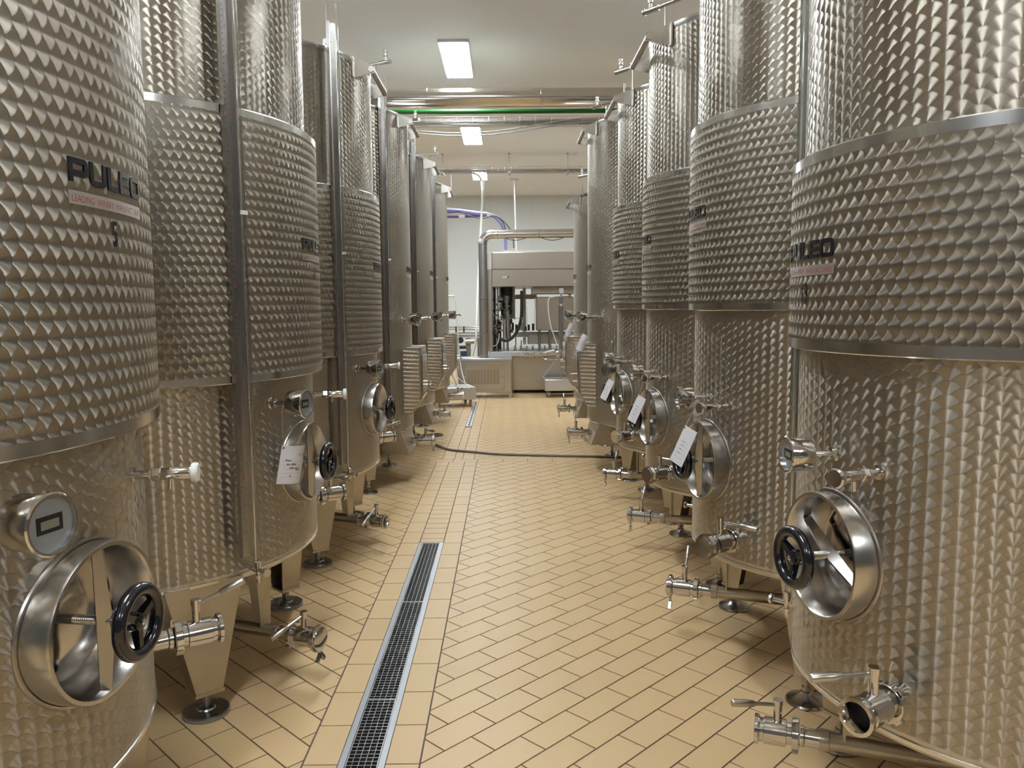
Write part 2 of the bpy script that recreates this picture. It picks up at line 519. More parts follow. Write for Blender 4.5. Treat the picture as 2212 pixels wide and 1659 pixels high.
# walls of upright panels, ceiling
def wall(name, fixed, a0, a1, axis, out, mat='wall'):
    """axis 'x': wall runs along x at y=fixed; backing slab plus panels 1.105 m wide"""
    bk = MB()
    if axis == 'x': bk.box((a0, min(fixed, fixed+out*.1), 0), (a1, max(fixed, fixed+out*.1), ZC))
    else: bk.box((min(fixed, fixed+out*.1), a0, 0), (max(fixed, fixed+out*.1), a1, ZC))
    w = struct(part(name, bk, 'joint'))
    x = a0+(.117 if axis == 'x' else 0)
    pw = 1.1
    first = True
    while x < a1-.05:
        x1 = min(x+pw, a1)
        mb = MB()
        if axis == 'x': mb.box((x+.003, fixed-out*.006 if out > 0 else fixed, .0), (x1-.003, fixed if out > 0 else fixed-out*.006, ZC))
        else: mb.box((fixed-out*.006 if out > 0 else fixed, x+.003, .0), (fixed if out > 0 else fixed-out*.006, x1-.003, ZC))
        part('panel', mb, mat, w, smooth=0)
        x = x1
    return w
wall('wall_back', YB, XL, XR, 'x', 1)
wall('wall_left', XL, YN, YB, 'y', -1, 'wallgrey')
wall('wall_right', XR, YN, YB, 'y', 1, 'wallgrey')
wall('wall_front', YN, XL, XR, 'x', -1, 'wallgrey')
cl = MB(); cl.box((XL-.1, YN-.1, ZC), (XR+.1, YB+.1, ZC+.1))
struct(part('ceiling', cl, 'ceil'))
tr = MB(); tr.box((XL, YB-.03, ZC-.035), (XR, YB-.008, ZC))
struct(part('trim_1', tr, 'wall'))

# ceiling lamps: rows of flat panels
lab = {(0, 9.5): 'long bright white ceiling lamp, nearest and largest of the row', (0, 13.55): 'white ceiling lamp behind the sagging grey cables, middle of the row',
       (0, 17.42): 'small white ceiling lamp farthest back, near the hanging white hose'}
for ix, X0 in enumerate((-.55, 3.7, -4.9)):
    for Y0 in (-3.0, 1.2, 5.4, 9.5, 13.55, 17.42):
        t = thing('ceiling_lamp', lab.get((ix, Y0), 'flat white ceiling lamp outside the view, ' + ('above the aisle, ', 'beyond the right tanks, ', 'beyond the left tanks, ')[ix]+'%s of its row' % ('first', 'second', 'third', 'fourth', 'fifth', 'sixth')[(-3.0, 1.2, 5.4, 9.5, 13.55, 17.42).index(Y0)]), 'lamp', (X0, Y0, ZC), 0, 'ceiling lamps')
        hl = .65
        def fr(mb):
            mb.box((-.17, -hl-.02, -.03), (-.15, hl+.02, 0)); mb.box((.15, -hl-.02, -.03), (.17, hl+.02, 0))
            mb.box((-.15, -hl-.02, -.03), (.15, -hl, 0)); mb.box((-.15, hl, -.03), (.15, hl+.02, 0))
        cpart('lampframe', 'lamp_frame', fr, 'lampf', t)
        cpart('lampdiff', 'diffuser', lambda mb: mb.box((-.15, -hl, -.034), (.15, hl, -.004)), 'lamp', t)

# grated drain channel in the floor
t = thing('drain_channel', 'long grey steel drain channel set in the floor tiles', 'drain', (-.49, DY1, 0))
t.location = (0, 0, 0)
mb = MB()
for a, b_ in ((DX0, DX0+.021), (DX1-.021, DX1)): mb.box((a, DY0, -.012), (b_, DY1, .0005))
mb.box((DX0+.021, DY1-.012, -.012), (DX1-.021, DY1, .0005)); mb.box((DX0+.021, DY0, -.012), (DX1-.021, DY0+.012, .0005))
part('flange', mb, 'drain', t, smooth=0)
mb = MB()
mb.box((DX0, DY0, -.115), (DX0+.018, DY1, -.012)); mb.box((DX1-.018, DY0, -.115), (DX1, DY1, -.012)); mb.box((DX0+.018, DY0, -.115), (DX1-.018, DY1, -.105))
mb.box((DX0+.018, DY0, -.105), (DX1-.018, DY0+.01, -.012)); mb.box((DX0+.018, DY1-.01, -.105), (DX1-.018, DY1, -.012))
part('trough', mb, 'pit', t, smooth=0)
gl = ['grid drain grate at the far end of the channel', 'grid drain grate in the middle of the channel', 'grid drain grate nearest to the viewer, cut by the picture edge', 'grid drain grate outside the picture']
gx0, gx1 = DX0+.0225, DX1-.0225
for i in range(4):
    y1 = DY1-.014-i*1.003; y0 = y1-1.0
    g = thing('drain_grate', gl[i], 'grate', ((gx0+gx1)/2, (y0+y1)/2, -.022), 0, 'drain grates')
    w2 = (gx1-gx0)/2
    def fr(mb):
        for a, b_ in ((-w2, -w2+.004), (w2-.004, w2)): mb.box((a, -.5, 0), (b_, .5, .0215))
        for a, b_ in ((-.5, -.495), (.495, .5)): mb.box((-w2+.004, a, 0), (w2-.004, b_, .0215))
    cpart('gframe', 'grate_border', fr, 'grate', g, smooth=0)
    def bars(mb):
        for k in range(1, 5):
            x = -w2+2*w2*k/5; mb.box((x-.001, -.495, .002), (x+.001, .495, .0205))
        n = 46
        for k in range(1, n):
            y = -.5+k/n; mb.box((-w2+.004, y-.0013, .003), (w2-.004, y+.0013, .0215))
    o = cpart('gbars', 'grate_bars', bars, 'grate', g, smooth=0); o['kind'] = 'stuff'
# slot drain farther on
t = thing('slot_drain', 'narrow bright slotted drain farther down the tiled aisle', 'drain', (0, 0, 0))
mb = MB(); cxs = (FXa+FXb)/2
mb.box((FXa+.003, SY0, -.006), (cxs-.011, SY1, .0008)); mb.box((cxs+.011, SY0, -.006), (FXb-.003, SY1, .0008))
y = SY0
n = 0
while y < SY1-.01:
    mb.box((cxs-.011, y, -.006), (cxs+.011, y+.05, .0008)); y += .21
part('cover', mb, 'cart', t, smooth=0)
mb = MB(); mb.box((cxs-.012, SY0+.01, -.0075), (cxs+.012, SY1-.005, -.0062)); part('slot', mb, 'hole', t, smooth=0)  # black strip painted for the shade down in the slot

# ------------------------------------------------------------------ tanks
def wrap(vs, R_, z0, dep, th0=0.0):
    """flat (x, y) points laid on a cylinder of radius R_: x along the wall as a reader outside sees it"""
    out = []
    for x, y in vs:
        a = x/R_+th0          # local +y is the reader's right
        out.append(((R_+dep)*math.cos(a), (R_+dep)*math.sin(a), z0+y))
    return out

def stroke_letter(ch):
    """wide squared letters as lists of 2-D polygons, unit height 1"""
    w = .24
    def R4(x0, y0, x1, y1): return [(x0, y0), (x1, y0), (x1, y1), (x0, y1)]
    if ch == 'P':
        W = 1.28
        return W, [R4(0, 0, w+.03, 1), R4(w+.03, 1-w, W-.24, 1), R4(w+.03, .26, W-.24, .26+w), [(W-.24, 1-w), (W-.24, 1), (W-.1, .97), (W, .86), (W-w-.02, .72)],
                   R4(W-w-.02, .54, W, .72) , [(W-w-.02, .72), (W, .72), (W, .86)], [(W-.24, .26), (W-.24, .26+w), (W-w-.02, .54), (W, .54), (W, .40), (W-.1, .29)], [(W-.24,.5),(W-.24,.76),(W-w-.02,.72),(W-w-.02,.54)]]
    if ch == 'U':
        W = 1.30
        return W, [R4(0, .3, w+.03, 1), R4(W-w-.03, .3, W, 1), R4(.3, 0, W-.3, w), [(0, .3), (.05, .1), (.3, 0), (.3, w), (w+.03, .32), (w+.03, .34), (0, .34)],
                   [(W, .3), (W, .34), (W-w-.03, .34), (W-w-.03, .32), (W-.3, w), (W-.3, 0), (W-.05, .1)]]
    if ch == 'L':
        return 1.02, [R4(0, 0, w+.03, 1), R4(w+.03, 0, 1.02, w)]
    if ch == 'E':
        return 1.12, [R4(0, 0, w+.03, 1), R4(w+.03, 0, 1.12, w-.02), R4(w+.03, .39, 1.08, .39+w-.02), R4(w+.03, 1-w+.02, 1.12, 1)]
    if ch == 'O':
        W = 1.36
        return W, [R4(0, .25, w+.03, .75), R4(W-w-.03, .25, W, .75), R4(.25, 0, W-.25, w), R4(.25, 1-w, W-.25, 1),
                   [(0, .25), (.06, .08), (.25, 0), (.25, w), (w+.03, .25)], [(W-.25, 0), (W-.06, .08), (W, .25), (W-w-.03, .25), (W-.25, w)],
                   [(0, .75), (w+.03, .75), (.25, 1-w), (.25, 1), (.06, .92)], [(W, .75), (W-.06, .92), (W-.25, 1), (W-.25, 1-w), (W-w-.03, .75)]]
def logo(mb, R_, z0, h, width):
    gap = .16; adv = []; x = 0
    for ch in 'PULEO':
        W, polys = stroke_letter(ch); adv.append((x, polys)); x += W+gap
    tot = x-gap; k = width/tot
    for x0, polys in adv:
        for pl in polys:
            fl_ = [((x0+a)*k-width/2, b_*h) for a, b_ in pl]
            s_ = sum(fl_[i][0]*fl_[(i+1) % len(fl_)][1]-fl_[(i+1) % len(fl_)][0]*fl_[i][1] for i in range(len(fl_)))
            if s_ < 0: fl_ = fl_[::-1]
            n = len(fl_)
            V_ = wrap(fl_, R_, z0, .0035)+wrap(fl_, R_, z0, .0)
            mb.add(V_, [tuple(range(n))]+[(i, n+i, n+(i+1) % n, (i+1) % n) for i in range(n)])

def valve(key, parent, X, cap=None, lever=(0, 1, 0), name='valve', s=1.0, L=.2):
    """dairy ball valve along local +x: spigot, slotted union nut, body, end ferrule; lever on a stem"""
    def body(mb):
        mb.turn((-.01, 0, 0), (1, 0, 0), [(.027*s, 0), (.027*s, L*.27), (.031*s, L*.29), (.031*s, L*.34)], 20)
        mb.turn((L*.40-.004, 0, 0), (1, 0, 0), [(.033*s, 0), (.033*s, L*.1), (.040*s, L*.11), (.040*s, L*.43), (.035*s, L*.44), (.035*s, L*.49), (.045*s, L*.52), (.045*s, L*.57)], 24, True, False)
        e = L*.97-.004
        mb.turn((e, 0, 0), (1, 0, 0), [(.045*s, 0), (.036*s, 0.0005), (.026*s, -.018), (.026*s, -.05)], 24, False, False)
    o = cpart(('vb', s, L), name, body, 'polish', parent, X)
    cpart(('vbore', s, L), 'bore', lambda mb: mb.turn((L*.97-.05, 0, 0), (1, 0, 0), [(.0262*s, 0), (.0262*s, .001)], 20), 'hole', o)
    def nut(mb):
        n = 24
        V_ = []; 
        prof = []
        mb.turn((L*.30, 0, 0), (1, 0, 0), [(.033*s, 0), (.047*s, .001), (.049*s, .003), (.049*s, L*.10), (.047*s, L*.11), (.033*s, L*.112)], 24, True, True)
        for k in range(4):
            a = PI/4+k*PI/2
            X2 = Matrix.Rotation(a, 4, 'X')
            mb.box((L*.31, -.008*s, .047*s), (L*.40, .008*s, .054*s), X2)
    cpart(('vnut', s, L), 'union_nut', nut, 'polish', o)
    xs = L*.62
    def stem(mb):
        mb.cyl((xs, 0, .03*s), (xs, 0, .095*s), .0125*s, n=14); mb.cyl((xs, 0, .088*s), (xs, 0, .104*s), .0145*s, n=14)
    cpart(('vstem', s, L), 'valve_stem', stem, 'polish', o)
    d = Vector(lever).normalized(); zz = Vector((xs, 0, .088*s))
    def lev(mb):
        mb.cyl(zz, zz+d*(.09*s), .0062*s, n=10)
        mb.turn(zz+d*(.075*s), d, [(.0062*s, 0), (.0095*s, .006), (.0115*s, .03*s), (.0115*s, .075*s), (.0095*s, .078*s)], 12)
    cpart(('vlev', s, L, tuple(lever)), 'lever', lev, 'satin', o)
    if cap == 'hex':
        def cp(mb):
            e = L*.97
            pl = [(.05*s*math.cos(k*PI/4+.4), .05*s*math.sin(k*PI/4+.4)) for k in range(8)]
            Y_ = Matrix(((0, 0, 1, e), (1, 0, 0, 0), (0, 1, 0, 0), (0, 0, 0, 1)))
            mb.prism(pl, 0, .02, Y_); mb.turn((e+.02, 0, 0), (1, 0, 0), [(.04*s, 0), (.038*s, .004)], 20)
        c_ = cpart(('vcap', s, L), 'end_cap', cp, 'polish', o)
    elif cap == 'clamp':
        def cp(mb):
            e = L*.97
            mb.turn((e-.004, 0, 0), (1, 0, 0), [(.046*s, 0), (.046*s, .012), (.03*s, .02)], 20)
            mb.turn((e-.012, 0, 0), (1, 0, 0), [(.044*s, 0), (.054*s, .002), (.054*s, .014), (.044*s, .016)], 20)
            mb.cyl((e-.006, .012, -.05*s), (e-.006, .012, -.085*s), .006, n=8)
            for a in (-1, 1):
                mb.add([(e-.012, .012, -.066*s), (e-.012, .012+a*.006, -.062*s), (e-.012, .012+a*.03, -.092*s), (e-.012, .012+a*.016, -.1*s),
                        (e, .012, -.066*s), (e, .012+a*.006, -.062*s), (e, .012+a*.03, -.092*s), (e, .012+a*.016, -.1*s)],
                       [(0,1,2,3),(7,6,5,4),(0,4,5,1),(1,5,6,2),(2,6,7,3),(3,7,4,0)])
        cpart(('vclamp', s, L), 'clamp_cap', cp, 'polish', o)
    return o

def manhole(tk, parent, R_, phi, z, bar=0.0, a=.175, b=.162):
    """oval door opening inwards: deep ring, dished door, yoke bar, screw and black handwheel"""
    X = frame(phi, R_, z); n = 56; fr = .045
    def ell(aa, bb, x): return [(x, aa*math.cos(2*PI*k/n), bb*math.sin(2*PI*k/n)) for k in range(n)]
    def loft(mb, loops, cap=False):
        V_ = [q for l in loops for q in l]; F = []
        for i in range(len(loops)-1):
            for k in range(n):
                j = (k+1) % n; F.append((i*n+k, i*n+j, (i+1)*n+j, (i+1)*n+k))
        if cap: F.append(tuple((len(loops)-1)*n+k for k in range(n)))
        mb.add(V_, F)
    def ring(mb):
        loft(mb, [ell(a-.004, b-.004, -.10), ell(a, b, -.06), ell(a, b, fr-.006), ell(a-.002, b-.002, fr), ell(a-.010, b-.010, fr),
                  ell(a-.014, b-.014, fr-.006), ell(a-.026, b-.024, -.012), ell(a-.040, b-.036, -.05)])
    o = cpart(('mring', R_), 'manhole_ring', ring, 'ring', parent, X)
    def bead(mb):
        # weld bead following the wall
        pts = []
        for k in range(n):
            t_, u_ = (a+.004)*math.cos(2*PI*k/n), (b+.004)*math.sin(2*PI*k/n)
            pts.append((math.sqrt(R_*R_-t_*t_)-R_+.001, t_, u_))
        mb.tube(pts, .0045, 6, True)
    cpart(('mbead', R_), 'weld_bead', bead, 'darksteel', o)
    def door(mb):
        L_ = [ell(a-.036, b-.032, -.052), ell(a-.048, b-.044, -.046), ell(a*.6, b*.6, -.034), ell(a*.3, b*.3, -.03), ell(.001, .001, -.029)]
        loft(mb, L_, True)
    cpart(('mdoor', R_), 'manhole_door', door, 'polish', o)
    XB = Matrix.Rotation(rad(bar), 4, 'X')
    hl = b-.004 if bar == 0 else b*.80
    xo = fr if bar == 0 else .012
    def yoke(mb):
        # folded V bar: two thin leaves meeting at a ridge that points outwards
        for s_ in (-1, 1):
            mb.add([(xo-.004, s_*.003, -hl), (xo+.014, s_*.003, 0), (xo-.004, s_*.003, hl),
                    (xo-.018, s_*.013, hl), (xo-.014, s_*.017, 0), (xo-.018, s_*.013, -hl),
                    (xo-.006, 0, -hl), (xo+.011, 0, 0), (xo-.006, 0, hl),
                    (xo-.021, s_*.011, hl), (xo-.018, s_*.014, 0), (xo-.021, s_*.011, -hl)],
                   [(0, 1, 4, 5), (1, 2, 3, 4), (11, 10, 7, 6), (10, 9, 8, 7), (5, 4, 10, 11), (4, 3, 9, 10), (0, 6, 7, 1), (1, 7, 8, 2)])
    cpart(('myoke', R_, bar), 'yoke_bar', yoke, 'yoke', o, XB)
    def screw(mb):
        prof = [(.0095, 0)]
        h = 0
        for k in range(28): prof += [(.0110, h+.001), (.0095, h+.003)]; h += .0042
        mb.turn((-.035, 0, 0), (1, 0, 0), prof, 10)
        mb.turn((fr+.014, 0, 0), (1, 0, 0), [(.016, 0), (.018, .004), (.018, .014), (.014, .018)], 12)
    cpart(('mscrew', R_), 'screw', screw, 'satin', o)
    xw = .112
    def wheel(mb):
        mb.tube([(xw, .066*math.cos(2*PI*k/36), .066*math.sin(2*PI*k/36)) for k in range(36)], .0145, 12, True)
        mb.turn((xw-.032, 0, 0), (1, 0, 0), [(.015, 0), (.019, .010), (.021, .024), (.018, .037), (.012, .040)], 16)
        for k in range(3):
            a_ = 2*PI*k/3+.5; c, s_ = math.cos(a_), math.sin(a_); X2 = Matrix.Rotation(a_, 4, 'X')
            mb.add([(xw-.012, .012, -.012), (xw+.004, .012, -.008), (xw+.004, .012, .008), (xw-.012, .012, .012),
                    (xw-.004, .058, -.009), (xw+.005, .058, -.006), (xw+.005, .058, .006), (xw-.004, .058, .009)],
                   [(0,1,2,3),(7,6,5,4),(0,4,5,1),(1,5,6,2),(2,6,7,3),(3,7,4,0)], X2)
    cpart('mwheel', 'handwheel', wheel, 'black', o)
    cpart('mwheelnut', 'wheel_nut', lambda mb: mb.turn((xw+.006, 0, 0), (1, 0, 0), [(.007, 0), (.007, .006), (.003, .009)], 8), 'polish', o)
    return o

def thermometer(parent, X, digital=True):
    def stem(mb):
        mb.turn((-.01, 0, 0), (1, 0, 0), [(.024, 0), (.024, .014), (.019, .018), (.019, .03), (.010, .032), (.010, .075), (.014, .077), (.014, .09)], 16)
        mb.turn((.078, 0, 0), (1, 0, 0), [(.012, 0), (.046, .004), (.050, .010), (.050, .055), (.053, .057), (.053, .066), (.056, .068), (.056, .076), (.053, .079), (.049, .079), (.049, .070)], 28, True, False)
    o = cpart('th', 'thermometer', stem, 'polish', parent, X)
    cpart('thd', 'dial', lambda mb: mb.turn((.1475, 0, 0), (1, 0, 0), [(.0492, 0), (.0492, .001)], 28), 'dial', o)
    def disp(mb):
        mb.box((.1485, -.027, -.014), (.1498, .027, .016))
    cpart('thl', 'display_frame', disp, 'lcd', o, smooth=0)
    cpart('thl2', 'display', lambda mb: mb.box((.1498, -.019, -.007), (.1502, .019, .008)), 'lcd2', o, smooth=0)
    return o

def tap(parent, X, knob='polish', L=.15, key=0):
    def body(mb):
        mb.turn((-.01, 0, 0), (1, 0, 0), [(.018, 0), (.018, .016), (.011, .018), (.011, .05)], 14)
        mb.turn((.045, 0, 0), (1, 0, 0), [(.014, 0), (.017, .002), (.017, .018), (.014, .02)], 6)
        mb.turn((.063, 0, 0), (1, 0, 0), [(.0125, 0), (.0145, .004), (.0145, L-.085), (.011, L-.08)], 16)
        mb.cyl((.085, 0, -.008), (.083, 0, -.036), .0055, n=10)
    o = cpart(('tap', L), 'sample_tap', body, 'polish', parent, X)
    cpart(('tapk', L, knob), 'tap_knob', lambda mb: mb.turn((L-.02, 0, 0), (1, 0, 0), [(.012, 0), (.022, .003), (.024, .008), (.024, .014), (.02, .018)], 18), knob, o)
    return o

def leg_plate(mb, wt, wb, zt, zb, dt, db, th=.006):
    """folded channel leg in a wall frame: face at x=0, side flanges going inwards; z absolute"""
    for (t0, t1) in (((-wt/2, -wb/2), (-wt/2+th, -wb/2+th)), ((wt/2-th, wb/2-th), (wt/2, wb/2))):
        mb.hexa([(-db, t0[1], zb), (0, t0[1], zb), (0, t1[1], zb), (-db, t1[1], zb), (-dt, t0[0], zt), (0, t0[0], zt), (0, t1[0], zt), (-dt, t1[0], zt)])
    mb.hexa([(-th, -wb/2, zb), (.001, -wb/2, zb), (.001, wb/2, zb), (-th, wb/2, zb), (-th, -wt/2, zt), (.001, -wt/2, zt), (.001, wt/2, zt), (-th, wt/2, zt)])
    mb.box((-db-.004, -wb/2-.004, zb-.012), (.004, wb/2+.004, zb))

def round_foot(mb):
    mb.lathe([(.017, .012), (.017, .15)], 14, None, False, True)
    mb.lathe([(.083, .010), (.084, .014), (.082, .019), (.035, .021), (.03, .026), (.018, .028)], 28)
def round_pad(mb): mb.lathe([(.080, 0), (.085, .001), (.086, .010), (.083, .0105)], 28, None, True, True)
def dome_foot(mb):
    mb.lathe([(.012, .03), (.012, .13)], 12, None, False, True)
    mb.lathe([(.074, 0), (.076, .006), (.072, .013), (.056, .017), (.036, .026), (.022, .036), (.020, .044), (.012, .046)], 28, None, True)
    mb.lathe([(.018, .046), (.018, .062)], 6, None, True, True)
    mb.lathe([(.016, .095), (.016, .11)], 6, None, True, True)

def shell(mb, R_, z0, z1, hole=None, n=96):
    """wall of the tank as a grid; cells inside the manhole opening are left out"""
    phis = [2*PI*k/n for k in range(n)]; zs = [z0, z1]
    if hole:
        pc, zc, a, b = hole; pc = rad(pc)
        ph = set(round(q, 6) for q in phis)
        dp = (a+.03)/R_
        phis = [q for q in phis if abs((q-pc+PI) % (2*PI)-PI) > dp]
        k = int(2*dp*R_/.007); phis += [(pc-dp+2*dp*i/k) % (2*PI) for i in range(k+1)]
        phis = sorted(set(round(q, 6) for q in phis))
        k = int(2*(b+.03)/.007); zs = [z0]+[zc-b-.03+2*(b+.03)*i/k for i in range(k+1)]+[z1]
    m_ = len(phis); nz = len(zs)
    base = len(mb.v)
    for z in zs:
        for q in phis: mb.v.append(Vector((R_*math.cos(q), R_*math.sin(q), z)))
    for i in range(nz-1):
        for k in range(m_):
            j = (k+1) % m_
            if hole:
                q0 = phis[k]; q1 = phis[j] if j else phis[0]+2*PI
                dt = ((q0+q1)/2-pc+PI) % (2*PI)-PI
                t_ = math.sin(dt)*R_; u_ = (zs[i]+zs[i+1])/2-zc
                if (t_/(a-.006))**2+(u_/(b-.006))**2 < 1: continue
            mb.f.append((base+i*m_+k, base+i*m_+j, base+(i+1)*m_+j, base+(i+1)*m_+k))
def uv_cyl(R_):
    def f(v_, poly):
        c = poly.center; ac = math.atan2(c.y, c.x); a = math.atan2(v_.y, v_.x)
        while a-ac > PI: a -= 2*PI
        while a-ac < -PI: a += 2*PI
        return (a*R_, v_.z)
    return f

def ladder_rail(parent, R_, phi, z, w=.5):
    X = frame(phi, R_, z)
    sag = R_-math.sqrt(R_*R_-(w/2)**2)
    def bar(mb): mb.cyl((.058, -w/2-.01, -.012), (.058, w/2+.01, -.012), .0165, n=14)
    o = cpart(('lr', R_), 'ladder_rail', bar, 'dull', parent, X)
    for s_ in (-1, 1):
        def pl(mb):
            y = s_*w/2; x0 = -sag-.004
            V_ = [(x0, y-.0025, .055), (x0, y-.0025, -.06), (.075, y-.0025, -.032), (.075, y-.0025, .008),
                  (x0, y+.0025, .055), (x0, y+.0025, -.06), (.075, y+.0025, -.032), (.075, y+.0025, .008)]
            mb.add(V_, [(0,1,2,3),(7,6,5,4),(0,4,5,1),(1,5,6,2),(2,6,7,3),(3,7,4,0)])
            mb.box((x0-.004, y-.03, -.06), (x0+.004, y+.03, .055))
        cpart(('lrp', R_, s_), 'rail_bracket', pl, 'edge', o, smooth=0)
    return o

def level_gauge(parent, R_, phi, z0, z1, jd):
    """ruled channel with a sight glass beside it, cock at the bottom"""
    X = frame(phi, R_+jd, 0)
    def ch(mb):
        mb.box((.004, -.03, z0+.06), (.007, .012, z1)); mb.box((.004, -.033, z0+.06), (.028, -.03, z1)); mb.box((.004, .012, z0+.06), (.028, .015, z1))
        for zz in (z0+.12, (z0+z1)/2, z1-.1): mb.box((-jd-.002, -.02, zz-.015), (.005, .005, zz+.015))
    o = cpart(('lg', R_, z0, z1, jd), 'gauge_channel', ch, 'chan', parent, X, smooth=0)
    def ticks(mb):
        z = z0+.1; k = 0
        while z < z1-.05:
            mb.box((.007, -.022 if k % 5 else -.027, z), (.0074, -.012, z+.0025)); z += .02; k += 1
    cpart(('lgt', R_, z0, z1, jd), 'gauge_scale', ticks, 'ink', o, smooth=0)['kind'] = 'stuff'
    def nums(mb):
        z = z0+.15
        while z < z1-.05:
            mb.box((.007, -.008, z-.0025), (.0074, -.001, z+.0025)); z += .1
    cpart(('lgn', R_, z0, z1, jd), 'gauge_marks', nums, 'red', o, smooth=0)['kind'] = 'stuff'
    def tb(mb):
        mb.lathe([(.0075, z0+.02), (.0075, z1+.1)], 12, Matrix.Translation((.022, .030, 0))); 
        mb.lathe([(.0055, z0+.02), (.0055, z1+.1)], 12, Matrix.Translation((.022, .030, 0)))
    cpart(('lgg', R_, z0, z1, jd), 'sight_glass', tb, 'glass', o)
    cpart(('lgc', R_, z0, z1, jd), 'glass_clip', lambda mb: mb.box((.008, .013, (z0+z1)/2-.0), (.034, .040, (z0+z1)/2+.015)), 'white', o, smooth=0)
    def ck(mb):
        zz = z0
        mb.cyl((-jd-.004, .03, zz), (.075, .03, zz), .0075, n=12); mb.turn((.022, .03, zz-.01), (0, 0, 1), [(.0095, 0), (.0095, .02), (.013, .03), (.013, .044), (.0105, .046)], 12)
        mb.cyl((.022, .03, zz-.006), (.022, .03, zz-.05), .0062, n=10); mb.turn((.022, .03, zz-.034), (0, 0, 1), [(.0085, 0), (.0085, .014)], 8)
        mb.turn((.005, .03, zz), (1, 0, 0), [(.0105, -.006), (.0105, .006)], 6)
        mb.turn((.068, .03, zz), (1, 0, 0), [(.009, 0), (.016, .003), (.017, .010), (.013, .014)], 14)
    cpart(('lgk', R_, z0, jd), 'gauge_cock', ck, 'polish', o)
    return o

def vent_pipe(parent, R_, phi, z):
    X = frame(phi, 0, z); e = R_+.085
    def pp(mb):
        mb.cyl((.05, 0, .05), (e-.03, 0, 0), .012, n=12); mb.cyl((e-.07, 0, .002), (e+.03, 0, -.003), .017, n=14)
        mb.turn((e+.028, 0, -.003), (1, 0, 0), [(.02, 0), (.021, .006), (.019, .012)], 14)
        mb.turn((e-.01, 0, .01), (0, 0, 1), [(.011, 0), (.011, .03), (.018, .034), (.018, .05), (.012, .054), (.012, .062), (.016, .066), (.016, .078)], 12)
        mb.cyl((R_-.03, 0, -.25), (R_-.03, 0, .005), .004, n=8)
    return cpart(('vp', R_), 'vent_pipe', pp, 'satin', parent, X)

